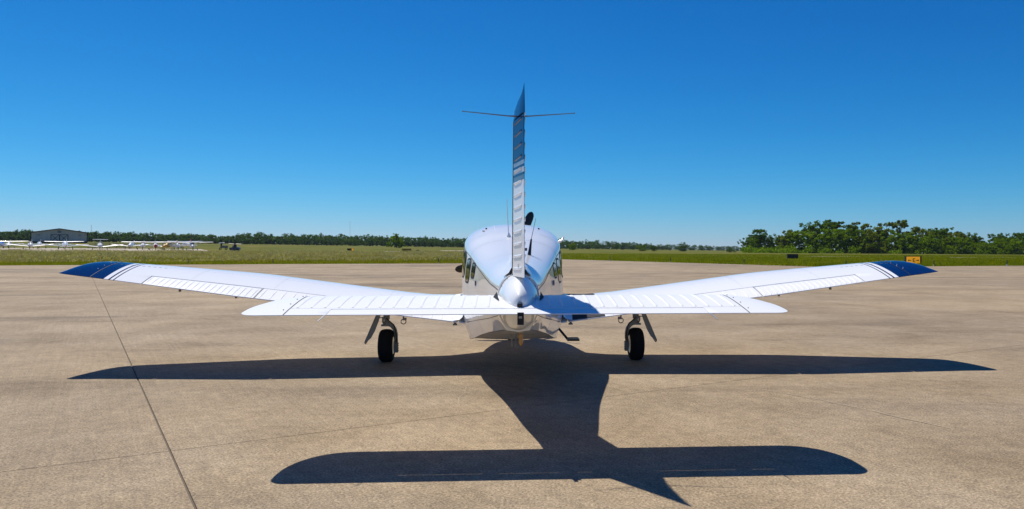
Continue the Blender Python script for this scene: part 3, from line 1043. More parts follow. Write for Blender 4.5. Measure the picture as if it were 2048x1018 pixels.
AIL = (3.02, 4.36)
FLP = (.66, 3.012)
wings = []
for s in (-1, 1):
    st = [(.45, None), (.55, None), (.64, None), (.641, CUT)] + [(x, CUT) for x in np.linspace(.8, 2.98, 9)] + [(3.0, CUT)] + [(x, CUT) for x in np.linspace(3.1, 4.36, 6)] + [(4.372, CUT), (4.373, None), (4.6, None), (4.8, None), (5.0, None)]
    secs = [wing_section(s, x, c) for x, c in st]
    wg = G().loft(secs).build('wing', WINGPAINT, A, sharp=30)
    wings.append(wg)
    # raked tip cap
    tip = []
    for f, x, le, te, th in ((0, 5.004, .455, -.55, 1.0), (.2, 5.08, .435, -.548, 1.0), (.4, 5.16, .40, -.545, .97), (.6, 5.235, .33, -.54, .88), (.75, 5.29, .22, -.533, .74), (.88, 5.335, .06, -.525, .55), (.96, 5.365, -.12, -.515, .36), (1, 5.385, -.32, -.50, .12)):
        ch = le - te
        _, _, inc, zle, t = wing_par(5.0)
        zte = .50 + .1228 * x + .0
        t2 = t * th * min(1.6, 1.005 / max(ch, .3)) if ch > .05 else t
        tip.append(foil(le, ch, inc, zte + ch * math.sin(inc), s * x, t2))
    tc_ = G().loft(tip).build('wing_tip', NAVY, wg, sharp=50)
    g = G()
    for fr in (.1, .2, .32, .45, .6, .75):
        y, z = upper_at(5.0, fr)
        g.ball((s * 5.04, y, z + .004 + .04 * .1228), .009, 6, 4)
    g.build('rivet_row', RIVET, wg, kind='stuff')
    skin_line([((s * 5.0, upper_at(5.0, fr)[0], upper_at(5.0, fr)[1]), (0, 0, 1)) for fr in np.linspace(.03, 1, 20)], .004, off=.002, parent=wg)
    # lap rows and rivet lines
    g = G()
    for x in np.linspace(4.38, 4.98, 10):
        y, z = upper_at(x, .45)
        g.box((s * x, y, z + .001), (.035, .006, .003))
        y, z = upper_at(x, .12)
        g.box((s * x, y, z + .001), (.03, .008, .003))
    g.build('rivet_row', RIVET, wg, kind='stuff')
    for x in (1.55, 2.9, 3.9):
        skin_line([((s * x, upper_at(x, fr)[0], upper_at(x, fr)[1]), (0, 0, 1)) for fr in np.linspace(.05, .76, 14)], .0015, off=.001, parent=wg, m=PALES, name='panel_seam')
    skin_line([((s * x, upper_at(x, .28)[0], upper_at(x, .28)[1]), (0, 0, 1)) for x in np.linspace(.7, 2.2, 14)], .0018, off=.001, parent=wg, m=DARK if s < 0 else PALES)
    skin_line([((s * x, upper_at(x, .45)[0], upper_at(x, .45)[1]), (0, 0, 1)) for x in np.linspace(2.2, 4.6, 18)], .0016, off=.001, parent=wg, m=PALES)
    # control surfaces
    for nm, (a, b), nb, gap in (('aileron', AIL, 19, .020), ('flap', FLP, 20, .012)):
        secs = [wing_section(s, x, start=CUT + gap) for x in np.linspace(a + .006, b - .006, 8)]
        g = G().loft(secs)
        cs = g.build(nm, WWHITE, wg, sharp=40)
        g = G()
        for k in range(nb):           # pressed stiffening beads
            x = a + (b - a) * (k + .6) / nb
            rows = []
            for q in range(9):
                fr = CUT + gap + .02 + (1 - CUT - gap - .035) * q / 8
                y, z = upper_at(x, fr)
                hgt = .006 * math.sin(math.pi * min(1, (q + .6) / 9.2)) ** .6
                wd = .010
                rows.append([(s * (x - wd), y, z - .001), (s * (x - wd * .5), y, z + hgt * .8), (s * x, y, z + hgt), (s * (x + wd * .5), y, z + hgt * .8), (s * (x + wd), y, z - .001)])
            g.loft(rows, closed=False)
        g.build('pressed_bead', WWHITE, cs, kind='stuff', sharp=180)
    # aileron hinge brackets
    for x, nm in ((3.9, 'hinge_bracket'), (3.25, 'hinge_bracket')):
        le, ch, inc, zle, t = wing_par(x)
        zz = .50 + .1228 * x
        G().box((s * x, -.50, zz - .003), (.02, .22, .024)).box((s * (x + .03), -.62, zz - .02), (.01, .05, .035)).build(nm, GREYM, wg)
    # tie-down ring and flap hinge
    zz = .50 + .1228 * 1.3
    G().tube([(s * 1.3, -.72, zz + .01), (s * 1.3, -.72, zz - .06)], .01, 6).tube([(s * 1.3 + .03 * math.cos(t), -.72, zz - .075 + .03 * math.sin(t)) for t in np.linspace(0, 6.28, 12)], .006, 5).box((s * 1.28, -.72, zz - .045), (.03, .03, .03)).build('tie_down_ring', GREYM, wg)
    zz = .50 + .1228 * .68
    G().tube([(s * .69, -.74, zz + .02), (s * .69, -.74, zz - .03)], .014, 8).box((s * .69, -.74, zz - .035), (.05, .03, .018)).build('flap_hinge', GREYM, wg)
    # root fairing
    g = G()
    rows = []
    for k in range(12):
        y = .95 - k * 1.75 / 11
        x0 = xat(y, .78)
        yv, zv = upper_at(.75, min(1, max(0, (1.02 - y) / 1.82)))
        rows.append([(s * (x0 - .01), y, zv + .09), (s * (x0 + .01), y, zv + .04), (s * (x0 + .045), y, zv + .012), (s * (x0 + .12), y, zv + .002)])
    g.loft(rows, closed=False)
    g.build('root_fairing', WWHITE, wg, sharp=180)

# black wing-walk strip on the right wing root
V, F = [], []
xs = np.linspace(.68, 1.10, 6)
fr_ = np.linspace(.06, .76, 14)
for x in xs:
    for f_ in fr_:
        y, z = upper_at(x, f_)
        V.append((x, y, z + .003))
for i in range(5):
    for j in range(13):
        F.append((i * 14 + j, (i + 1) * 14 + j, (i + 1) * 14 + j + 1, i * 14 + j + 1))
WALK = mat('grit_walkway', (0.035, 0.036, 0.04), 0.95)
mk('wing_walk', V, F, WALK, wings[1], fix=False)
V, F = [], []
for x in xs:
    for f_ in np.linspace(CUT + .015, .995, 6):
        y, z = upper_at(x, f_)
        V.append((x, y, z + .008))
for i in range(5):
    for j in range(5):
        F.append((i * 6 + j, (i + 1) * 6 + j, (i + 1) * 6 + j + 1, i * 6 + j + 1))
mk('wing_walk', V, F, WALK, wings[1], fix=False)

# ---- stabilator
SLE, STE, ZLE, ZTE = -3.70, -4.45, 1.072, 1.002
STH = .085
def stab_par(x):
    """rounded tips: leading edge curves back outboard"""
    x = abs(x)
    f = min(1, max(0, (x - 1.50) / .435))
    le = SLE - .52 * (1 - math.sqrt(max(0, 1 - f ** 2.4)))
    g_ = min(1, max(0, (x - 1.82) / .115))
    te = STE + .13 * (1 - math.sqrt(max(0, 1 - g_ ** 2.2)))
    ch = le - te
    sl = (ZLE - ZTE) / (SLE - STE)
    return le, ch, math.atan(sl), ZTE + (te - STE) * sl + ch * sl, STH * (1 if x < 1.6 else max(.3, (1 - ((x - 1.6) / .35) ** 2.2))) * min(1.5, .75 / ch)
def stab_section(x, cut=None, start=None):
    le, ch, inc, zle, t = stab_par(x)
    return foil(le, ch, inc, zle, x, t, cut, c=.0, start=start)
def stab_up(x, fr):
    le, ch, inc, zle, t = stab_par(x)
    return le - fr * ch, zle - fr * ch * math.tan(inc) + yt(fr, t) * ch
TCUT = .79
TX = 1.33
xs = [-1.62, -1.56, -1.48, -1.42, -TX - .004, -TX - .003] + list(np.linspace(-TX + .0, TX - .0, 21)) + [TX + .003, TX + .004, 1.42, 1.48, 1.56, 1.62]
secs = []
for x in xs:
    secs.append(stab_section(x, TCUT if abs(x) < TX + .0035 else None))
stab = G().loft(secs).build('stabilator', WWHITE, A, sharp=30)
g = G()
for s in (-1, 1):
    nb = 15
    for k in range(nb):
        x = .225 + (1.575 - .225) * k / (nb - 1)
        rows = []
        for q in range(13):
            fr = .07 + (.74 - .07) * q / 12
            y, z = stab_up(x, fr)
            hgt = .0065 * math.sin(math.pi * (q + .4) / 12.8) ** .45
            wd = .017 - .006 * q / 12
            rows.append([(s * (x - wd), y, z - .0015), (s * (x - wd * .55), y, z + hgt * .75), (s * x, y, z + hgt), (s * (x + wd * .55), y, z + hgt * .75), (s * (x + wd), y, z - .0015)])
        g.loft(rows, closed=False)
g.build('pressed_bead', WWHITE, stab, kind='stuff', sharp=180)
tab = G().loft([stab_section(x, start=TCUT + .025) for x in np.linspace(-TX + .0005, TX - .0005, 15)]).build('trim_tab', WWHITE, stab, sharp=40)
for x in (-1.2, -.55, -.05, .42, 1.12):
    y, z = stab_up(x, TCUT + .005)
    G().box((x, y, z - .022), (.10, .03, .012)).build('tab_hinge', WWHITE, stab, smooth=False)
for s in (-1, 1):
    y, z = stab_up(s * TX, 1.0)
    xs_ = [1.624, 1.68, 1.73, 1.78, 1.82, 1.86, 1.89, 1.91, 1.925, 1.932, 1.935]
    tp = G().loft([stab_section(s * x) for x in xs_]).build('stabilator_tip', WWHITE, stab, sharp=60)
    skin_line([((s * 1.622, *stab_up(1.622, fr)), (0, 0, 1)) for fr in np.linspace(.0, 1, 18)], .003, off=.002, parent=stab)
    g = G()
    for fr in (.12, .34, .58, .82):
        yy, zz = stab_up(1.65, fr)
        g.ball((s * 1.655, yy, zz + .001), .005, 6, 4)
    g.build('rivet_row', GREYM, stab, kind='stuff')
    G().tube([(s * 1.34, -4.44, 1.002), (s * 1.365, -4.54, .97)], [.004, .003], 6).build('static_wick', RIVET, stab)
    skin_line([((s * x, *stab_up(x, .765)), (0, 0, 1)) for x in (1.34, 1.45, 1.53, 1.615)], .002, off=.001, parent=stab, m=PALES)
G().box((.002, -4.452, .972), (.045, .03, .085)).build('tab_slot_and_arm', DARK, stab)  # dark block, enlarged so its colour stands in for the black slot below
G().box((.0, -4.48, .982), (.022, .06, .012)).build('tab_slot_and_arm', GREYM, stab)

# ---- fin, rudder and cap
def fin_le(z):
    return lerp_tab([(1.18, -2.25), (1.38, -2.62), (1.5, -2.78), (2.5, -3.5)], z)
def hinge_y(z):
    return -3.81 - .03 * (z - 1.25)
def rud_te(z):
    return -4.19
def fin_ring(z, y0, y1, tf, tb, n=9, xoff=0):
    """lens-shaped slice from y0 (front) to y1 (back) with half thickness growing to tb at the hinge"""
    R_, L_ = [], []
    for k in range(n):
        f = k / (n - 1)
        w = tb * (math.sin(math.pi / 2 * f ** .55)) + .002
        y = y0 + (y1 - y0) * f
        R_.append((xoff + w, y, z)); L_.append((xoff - w, y, z))
    return R_ + L_[::-1]
zs = np.linspace(1.18, 2.45, 15)
fin = G().loft([fin_ring(z, fin_le(z), hinge_y(z) + .006, 0, .048 - .009 * (z - 1.2)) for z in zs]).build('vertical_fin', TAILPAINT, A, sharp=40)
RD = R(5.5)
def rudder_pt(f, side, z):
    """f 0 at the hinge, 1 at the trailing edge; the rudder is turned a little to the right"""
    w = (.047 - .009 * (z - 1.2)) * (1 - f) + .0025
    c = hinge_y(z) - rud_te(z)
    y, x = -f * c, side * w
    return (x * math.cos(RD) - y * math.sin(RD), hinge_y(z) - .006 + x * math.sin(RD) * -1 + y * math.cos(RD), z)
secs = []
for z in np.linspace(1.245, 2.445, 12):
    secs.append([rudder_pt(f, 1, z) for f in (0, .25, .5, .75, 1)] + [rudder_pt(f, -1, z) for f in (1, .75, .5, .25, 0)])
rud = G().loft(secs).build('rudder', TAILPAINT, fin, sharp=40)
g = G()
nb = 13
for k in range(nb):
    z0 = 1.30 + (2.41 - 1.30) * k / (nb - 1)
    for side in (-1, 1):
        rows = []
        for q in range(9):
            f = .10 + .72 * q / 8
            hgt = .008 * min(1, (q + .3) / 1.2, (8.3 - q) / 1.2)
            ring = []
            for dz, hh in ((-.011, -.001), (-.007, .85), (0, 1), (.007, .85), (.011, -.001)):
                p = Vector(rudder_pt(f, side, z0 + dz + .02 * f))
                ring.append((p.x + side * (hgt * hh if hh > 0 else -.001), p.y, p.z))
            rows.append(ring)
        g.loft(rows, closed=False)
g.build('pressed_bead', TAILPAINT, rud, kind='stuff', sharp=180)
skin_line([(Vector(rudder_pt(0.03, -1, z)) + Vector((-.001, 0, 0)), (-1, -.4, 0)) for z in np.linspace(1.25, 2.44, 10)], .007, parent=rud, off=.002)
# small placard near the foot of the rudder
p = Vector(rudder_pt(.55, -1, 1.325))
g = G()
for q in range(3):
    g.box((p.x - .004, p.y, p.z + (q - 1) * .011), (.002, .05, .004))
g.build('placard', DARK, rud, smooth=False)
# cap, kicked up at the back
secs = []
for f in np.linspace(0, 1, 11):
    yb = -3.46 + (-4.20 + 3.46) * f
    ztop = lerp_tab([(0, 2.462), (.08, 2.53), (.2, 2.585), (.4, 2.61), (.6, 2.61), (.8, 2.62), (.93, 2.645), (1, 2.67)], f)
    w = .038 * math.sin(math.pi * min(1, .08 + .92 * f ** .6)) ** .6 + .003
    xs0 = .0 if f < .5 else (f - .5) * .07
    secs.append([(xs0 - w, yb, 2.455), (xs0 - w * .8, yb, 2.455 + (ztop - 2.455) * .5), (xs0 - w * .1, yb, ztop), (xs0 + w * .1, yb, ztop), (xs0 + w * .8, yb, 2.455 + (ztop - 2.455) * .5), (xs0 + w, yb, 2.455)])
cap = G().loft(secs).build('fin_cap', NAVY, fin, sharp=40)
# dorsal fillet
g = G()
rows = []
for y in np.linspace(-2.3, -3.74, 14):
    zt_ = half_section(y)[0][1]
    w = lerp_tab([(-3.75, .055), (-3.1, .05), (-2.7, .035), (-2.3, .015)], y)
    rows.append([(w + .06, y, zt_ - .025), (w + .02, y, zt_ + .004), (w - .006, y, zt_ + .05), (-w + .006, y, zt_ + .05), (-w - .02, y, zt_ + .004), (-w - .06, y, zt_ - .025)])
g.loft(rows, closed=False)
g.build('dorsal_fillet', WHITE, fin, sharp=180)
AERIAL = mat('aerial_grey', (.16, .17, .19), .5)
for s, dz in ((-1, .012), (1, .006)):
    G().tube([(s * .02, -3.9, 2.475), (s * .08, -3.9, 2.477), (s * .425, -3.95, 2.488 + dz)], [.008, .005, .003], 6).ball((s * .425, -3.95, 2.488 + dz), .006, 6, 4).build('navigation_antenna', AERIAL, fin)
g = G()
for z in np.linspace(1.35, 2.40, 12):
    for s in (-1, 1):
        g.box((s * (.050 - .009 * (z - 1.2)), hinge_y(z) + .02, z), (.006, .03, .012))
g.build('hinge_row', RIVET, fin, kind='stuff')
G().box((.075, -3.3, 1.45), (.02, .03, .025)).build('fin_fitting', GREYM, fin)

# ---- landing gear
def tyre_prof(r, w):
    P = []
    for k in range(15):
        t = math.pi * (k / 14)
        c_, s_ = math.cos(t), math.sin(t)
        P.append((-w / 2 * (abs(c_) ** .72) * (1 if c_ > 0 else -1), r * .60 + r * .40 * (s_ ** .62)))
    return P
for s in (-1, 1):
    X0 = s * 1.613
    ga = G()
    zw = .60 + .0
    ga.lathe([(0, .0), (0, .05), (-.06, .052), (-.06, .062), (-.075, .062), (-.075, .042), (-.16, .040), (-.16, .03), (-.2, .03), (-.2, 0)], (X0, .02, .70), 'z', 14)
    gear = ga.box((X0, .02, .655), (.16, .16, .03)).build('main_landing_gear', PRIMER, A)
    g = G()
    tr = .212
    prof = tyre_prof(tr, .182)
    g.lathe(prof, (X0, .02, tr - .008), 'x', 40)
    V = [(x, y, max(z, .001)) for x, y, z in g.V]
    ty = mk('tyre', V, g.F, RUBBER, gear, sharp=50)
    G().lathe([(-.07, 0), (-.07, .06), (-.085, .11), (-.075, .13), (.075, .13), (.085, .11), (.07, .06), (.07, 0)], (X0, .02, tr - .008), 'x', 24).build('wheel_hub', WHITE, gear)
    # fork over the top of the tyre and down its inner side
    i_ = -s
    fx = X0 + i_ * .125
    G().tube([(X0 - i_ * .03, .02, .485), (X0 + i_ * .02, .02, .488), (X0 + i_ * .07, .02, .462), (X0 + i_ * .105, .02, .41), (X0 + i_ * .12, .02, .35), (fx, .02, .28), (fx, .02, .2)], [.03, .034, .03, .026, .024, .02, .022], 10).box((X0 - i_ * .015, .02, .465), (.10, .07, .022)).build('fork', PRIMER, gear)
    G().tube([(X0 + i_ * .0, -.02, .56), (X0 + i_ * .05, -.03, .52), (X0 + i_ * .10, -.02, .47), (X0 + i_ * .125, -.01, .36), (X0 + i_ * .14, -.01, .25)], .006, 6).build('brake_hose', BLACK, gear)
    g = G().lathe([(-.012, .0), (-.012, .085), (.012, .085), (.012, 0)], (fx - i_ * .01, .02, tr - .008), 'x', 20)
    for q in range(4):
        g.ball((fx + i_ * .03, -.05 , .15 + q * .03), .011, 6, 4)
    g.box((fx + i_ * .008, -.05, .185), (.045, .05, .12))
    g.build('brake_caliper', GREYM, gear)
    # torque link and side strut
    G().tube([(X0 - i_ * .035, -.05, .58), (X0 - i_ * .035, -.055, .51)], .013, 6).tube([(X0 - i_ * .035, -.055, .51), (X0 - i_ * .02, .0, .47)], .01, 6).build('torque_link', PRIMER, gear)
    # gear door hanging outboard, leaning out at the foot
    dz_ = G()
    top, bot = Vector((s * 1.725, 0, .625)), Vector((s * 1.905, 0, .205))
    d = bot - top
    nrm = Vector((s * .42, 0, .18)).normalized()
    out2 = [(0, -.02), (0, .30), (.45, .33), (.8, .30), (1.0, .16), (.93, .02), (.85, -.02)]
    Vd = []
    for th_ in (-.006, .006):
        for f_, y_ in out2:
            p = top + d * f_ + nrm * th_
            Vd.append((p.x, y_, p.z))
    n_ = len(out2)
    dz_.add(Vd, [tuple(range(n_)), tuple(range(n_, 2 * n_))] + [(k, (k + 1) % n_, (k + 1) % n_ + n_, k + n_) for k in range(n_)])
    door = dz_.build('gear_door', PRIMER, gear, smooth=False)
    g = G()
    rows = []
    for f_, w_ in ((.02, .045), (.2, .055), (.5, .06), (.72, .05), (.86, .02)):
        p = top + d * f_
        q = p - nrm * w_
        rows.append([(p.x, -.015, p.z), (q.x, -.015, q.z), (q.x, .012, q.z), (p.x, .012, p.z)])
    g.loft(rows).build('door_stiffener', PRIMER, gear, smooth=False)
    G().tube([(X0 - i_ * .05, .02, .565), (s * 1.735, .0, .56)], .006, 6).build('door_link', GREYM, gear)
ng = G().tube([(0, 2.15, .62), (0, 2.22, .40)], .03, 8).tube([(-.09, 2.22, .4), (.09, 2.22, .4)], .018, 6).tube([(-.09, 2.22, .4), (-.09, 2.24, .18)], .014, 6).tube([(.09, 2.22, .4), (.09, 2.24, .18)], .014, 6).build('nose_landing_gear', PRIMER, A)
G().lathe(tyre_prof(.18, .13), (0, 2.24, .18), 'x', 28).build('tyre', RUBBER, ng)

# ---- propeller
hub = Vector((0.0, 2.62, 1.21))
pr = G().lathe([(-.12, .16), (-.02, .165), (.06, .155), (.16, .11), (.24, .04), (.26, 0)], hub, 'y', 24).build('propeller', WHITE, A, sharp=60)
for ang in (67, 187, 307):
    t = R(ang)
    rad = Vector((math.cos(t), 0, math.sin(t)))
    tan = Vector((-math.sin(t), 0, math.cos(t)))
    rows = []
    for r_, c_, tw in ((.12, .05, 50), (.25, .065, 42), (.45, .08, 32), (.65, .078, 25), (.80, .07, 20), (.86, .058, 18), (.895, .036, 17), (.91, .012, 17)):
        a_ = R(tw)
        ch_ = tan * math.cos(a_) + Vector((0, 1, 0)) * math.sin(a_)
        th_ = -tan * math.sin(a_) + Vector((0, 1, 0)) * math.cos(a_)
        c = hub + rad * r_
        rows.append([c + ch_ * c_ * math.cos(q) + th_ * .012 * math.sin(q) for q in np.linspace(0, 2 * math.pi, 10, endpoint=False)])
    G().loft(rows).build('blade', BLACK, pr)

# ------------------------------------------------------------------ parked light aircraft across the field
def paint(name, c):
    return mat(name, c, 0.35, coat=0.6)
PW = paint('parked_white', (0.78, 0.78, 0.77))
PR = paint('parked_red', (0.42, 0.02, 0.025))
PB = paint('parked_blue', (0.05, 0.13, 0.4))
PY = paint('parked_yellow', (0.62, 0.36, 0.015))
PN = paint('parked_navy', (0.012, 0.02, 0.07))
PG = mat('parked_glass', (0.02, 0.03, 0.035), 0.08)
PBL = mat('parked_black', (0.012, 0.012, 0.014), 0.6)

def light_plane(px, Y, heading, kind, label, body=PW, wing_m=PW, fin_m=None, nose_m=None, span=10.6, dz=0.0, ttail=False, tip_m=None):
    """a small airplane; heading 0 points its nose away from the camera"""
    Y = Y * 1.2
    X = at(px, Y)
    o = empty('light_aircraft', (X, Y, terr(X, Y) + .06 + dz), R(heading) - math.atan2(X, Y), label=label, cat='airplane', group='light aircraft parked on the far apron')
    hw = kind == 'high'
    secs = []
    for y, w, zb, zt in ((-4.6, .06, 1.25, 1.45), (-3.4, .2, 1.05, 1.5), (-1.8, .42, .78, 1.72), (-.6, .55, .62, 2.05), (.6, .56, .6, 2.05), (1.2, .54, .6, 1.62), (2.0, .48, .66, 1.45), (2.5, .34, .75, 1.3), (2.62, .12, .95, 1.15)):
        zc, h_ = (zb + zt) / 2, (zt - zb) / 2
        secs.append([(w * (abs(math.cos(t)) ** .75) * (1 if math.cos(t) > 0 else -1), y, zc + h_ * (abs(math.sin(t)) ** .75) * (1 if math.sin(t) > 0 else -1)) for t in np.linspace(0, 2 * math.pi, 16, endpoint=False)])
    G().loft(secs).build('fuselage', body, o, sharp=50)
    G().loft([[(x * 1.02, y, z) for x, y, z in [(-.50, yy, 1.55), (-.42, yy, 1.95), (.42, yy, 1.95), (.50, yy, 1.55)]] for yy in (-.7, .1, .85)] ).build('cabin_glass', PG, o, smooth=False)
    zr = 2.06 if hw else .78
    dih = .02 if hw else .115
    for s in (-1, 1):
        rows = []
        for x, c in ((.3 if not hw else 0.0, 1.65), (span * .27, 1.6), (span * .47, 1.12), (span * .5, .8)):
            z = zr + dih * x
            th_ = .12 if x < span * .49 else .05
            rows.append([(s * x, .75, z), (s * x, .55, z + th_), (s * x, .0, z + th_ * .9), (s * x, .75 - c, z + .02), (s * x, .75 - c, z), (s * x, .3, z - .07)])
        G().loft(rows).build('wing', wing_m, o, sharp=50)
        if tip_m and s == (1 if abs(heading) > 90 else -1):
            G().box((s * span * .485, .15, zr + dih * span * .485 + .03), (.36, 1.25, .16)).build('wing_tip', tip_m, o)
        if hw:
            G().tube([(s * .5, .35, .72), (s * span * .24, .3, zr)], .04, 6).build('strut', wing_m, o)
        tx = 1.3 if hw else 1.55
        G().tube([(s * .4, .0, .75), (s * tx, -.05, .25)] if hw else [(s * tx, -.05, .95), (s * tx, -.05, .25)], .05, 6).build('gear_leg', body if hw else PBL, o)
        G().lathe(tyre_prof(.24, .17), (s * (tx + .05), -.05, .235), 'x', 14).build('wheel', PBL, o)
    G().tube([(0, 1.9, .7), (0, 2.0, .2)], .05, 6).build('gear_leg', PBL, o)
    G().lathe(tyre_prof(.2, .14), (0, 2.0, .2), 'x', 12).build('wheel', PBL, o)
    zt = 2.75 if ttail else 1.32
    g = G()
    for s in (-1, 1):
        g.loft([[(s * .02, -3.75, zt), (s * .02, -4.2, zt + .06), (s * .02, -4.75, zt), (s * .02, -4.2, zt - .04)], [(s * 1.75, -3.95, zt), (s * 1.75, -4.2, zt + .04), (s * 1.75, -4.7, zt), (s * 1.75, -4.2, zt - .03)]])
    g.build('tailplane', wing_m, o)
    G().loft([[(.05, -3.1, 1.4), (.06, -4.0, 1.4), (.02, -4.85, 1.4), (-.06, -4.0, 1.4), (-.05, -3.1, 1.4)], [(.03, -4.1, 2.72), (.04, -4.5, 2.72), (.015, -4.95, 2.72), (-.04, -4.5, 2.72), (-.03, -4.1, 2.72)]]).build('fin', fin_m or body, o)
    G().lathe([(-.05, .14), (.1, .12), (.26, .0)], (0, 2.65, 1.05), 'y', 12).build('spinner', nose_m or body, o)
    if nose_m:
        G().lathe([(-.9, .50), (-.4, .47), (-.05, .36), (0.0, .1)], (0, 2.64, 1.05), 'y', 14).build('cowling', nose_m, o)
    G().box((0, 2.72, 1.05), (.12, .04, 1.85)).build('propeller', PBL, o)
    return o
light_plane(4, 182, -8, 'low', 'blue and white low-wing airplane cut by the left edge of the picture', body=PB, fin_m=PW)
light_plane(18, 196, 175, 'high', 'white high-wing airplane with a long wing behind the blue one at the left edge')
light_plane(61, 164, 176, 'low', 'white low-wing airplane facing the camera, left of the hangar door')
light_plane(79, 188, 4, 'low', 'white airplane half hidden behind the one facing the camera, left below the hangar')
light_plane(128, 190, 178, 'high', 'white high-wing airplane with red wing tip right below the hangar door', tip_m=PR)
light_plane(131, 163, 3, 'low', 'white low-wing airplane seen from behind below the hangar door')
light_plane(200, 158, 179, 'low', 'white airplane with a tailplane atop its fin, right of the hangar', ttail=True)
light_plane(262, 192, 168, 'low', 'white low-wing airplane whose wing reaches left, at the left end of the middle row')
light_plane(286, 172, 176, 'high', 'white high-wing airplane, leftmost of the row left of the yellow one')
light_plane(311, 164, 181, 'high', 'white high-wing airplane with a red nose in the middle row', nose_m=PR)
light_plane(337, 171, 150, 'low', 'yellow airplane with navy wing in the middle row', body=PY, wing_m=PN, fin_m=PY, span=6.5)
light_plane(355, 167, 184, 'high', 'white high-wing airplane just right of the yellow one')
light_plane(384, 169, 186, 'high', 'white high-wing airplane at the right end of the middle row')
light_plane(371, 195, 20, 'high', 'white airplane with a tall red fin behind the right end of the row', fin_m=PR, dz=.3)

# ------------------------------------------------------------------ hangar
HY = 300
hx = at(119, HY)
hz = terr(hx, HY)
HG = empty('hangar', (hx, HY, hz), -math.atan2(hx, HY), label='grey-brown metal hangar with dark gable roof behind the parked aircraft', cat='hangar')
hm = mat('hangar_sheet', (0.62, 0.53, 0.48), 0.7)
gq = N(hm, 'ShaderNodeNewGeometry').outputs['Position']
mpq = N(hm, 'ShaderNodeMapping')
mpq.inputs['Scale'].default_value = (3, .1, .1)
L(hm, gq, mpq.inputs['Vector'])
L(hm, ramp(hm, noise(hm, mpq.outputs[0], 1, 3), [(.3, (.56, .46, .40)), (.7, (.68, .565, .49))]), bsdf(hm).inputs['Base Color'])
hd = mat('hangar_trim', (0.015, 0.016, 0.025), 0.6)
hw_, he, hp = 9.5, 4.0, 5.55
G().add([(-hw_, 0, 0), (hw_, 0, 0), (hw_, 0, he), (0, 0, hp), (-hw_, 0, he), (-hw_, 22, 0), (hw_, 22, 0), (hw_, 22, he), (0, 22, hp), (-hw_, 22, he)], [(0, 1, 2, 3, 4), (5, 9, 8, 7, 6), (0, 4, 9, 5), (1, 6, 7, 2)]).build('wall', hm, HG, smooth=False)
g = G()
for s in (-1, 1):
    V = [(0, -.7, hp + .02), (s * (hw_ + .8), -.7, he - .1), (s * (hw_ + .8), 22.7, he - .1), (0, 22.7, hp + .02)]
    g.add(V + [(x, y, z + .3) for x, y, z in V], [(0, 1, 2, 3), (4, 5, 6, 7), (0, 1, 5, 4), (1, 2, 6, 5), (2, 3, 7, 6), (3, 0, 4, 7)])
g.build('roof', hd, HG, smooth=False)
for s in (-1, 1):
    G().box((s * hw_, -.05, he / 2), (.25, .12, he)).build('corner_trim', hd, HG, smooth=False)
G().box((0, -.06, .3), (2 * hw_, .1, .6)).build('base_trim', hd, HG, smooth=False)
for s in (-1, 1):
    dr = G().box((s * 1.45, -.18, 1.85), (2.85, .1, 3.1)).build('sliding_door', hm, HG, smooth=False)
    g = G()
    for (a_, b_) in (((.08, .4), (2.85, .4)), ((.08, 3.35), (2.85, 3.35)), ((.08, .4), (.08, 3.35)), ((2.85, .4), (2.85, 3.35)), ((.08, .4), (2.85, 3.35)), ((2.85, .4), (.08, 3.35))):
        g.tube([(s * a_[0], -.28, a_[1]), (s * b_[0], -.28, b_[1])], .085, 4)
    g.build('door_brace', hd, dr, smooth=False)
sg = G().box((0, -.1, hp - 1.0), (1.25, .08, .75)).build('gable_plate', hd, HG, smooth=False)
for x in (-.35, .05, .38):
    G().box((x, -.16, hp - 1.0), (.2, .03, .35)).build('plate_mark', hm, sg, smooth=False)
for x in (-7, 7):
    G().box((x, -.15, 3.15), (.7, .3, .16)).build('wall_lamp', hd, HG, smooth=False)
G().box((8.9, -.1, 3.3), (.6, .1, .2)).build('number_plate', mat('plate', (.4, .36, .3), .6), HG, smooth=False)
G().tube([(-9, 2, he), (-9, 2, he + .9)], .15, 6).build('roof_vent', hd, HG)
# chain-link fence right of the hangar
FN = empty('chain_link_fence', (at(176, 240), 240, terr(at(176, 240), 240)), 0, label='dark chain-link fence running right from the hangar behind the aircraft', cat='fence')
FMAT = mat('fence_wire', (.06, .065, .06), .6)
x0, x1 = at(176, 240), at(262, 240)
for k in range(7):
    x = x0 + (x1 - x0) * k / 6
    G().box((x - x0, 0, .9 + terr(x, 240) - terr(x0, 240)), (.1, .1, 2.0)).build('fence_post', FMAT, FN, smooth=False)
g = G()
for k in range(10):
    z = .1 + k * .2
    g.tube([(0, 0, z), (x1 - x0, 0, z + terr(x1, 240) - terr(x0, 240))], .02, 4)
for k in range(60):
    x = (x1 - x0) * k / 60
    g.box((x, 0, .95 + terr(x0 + x, 240) - terr(x0, 240)), (.03, .02, 1.8))
g.build('wire_mesh', FMAT, FN, smooth=False)

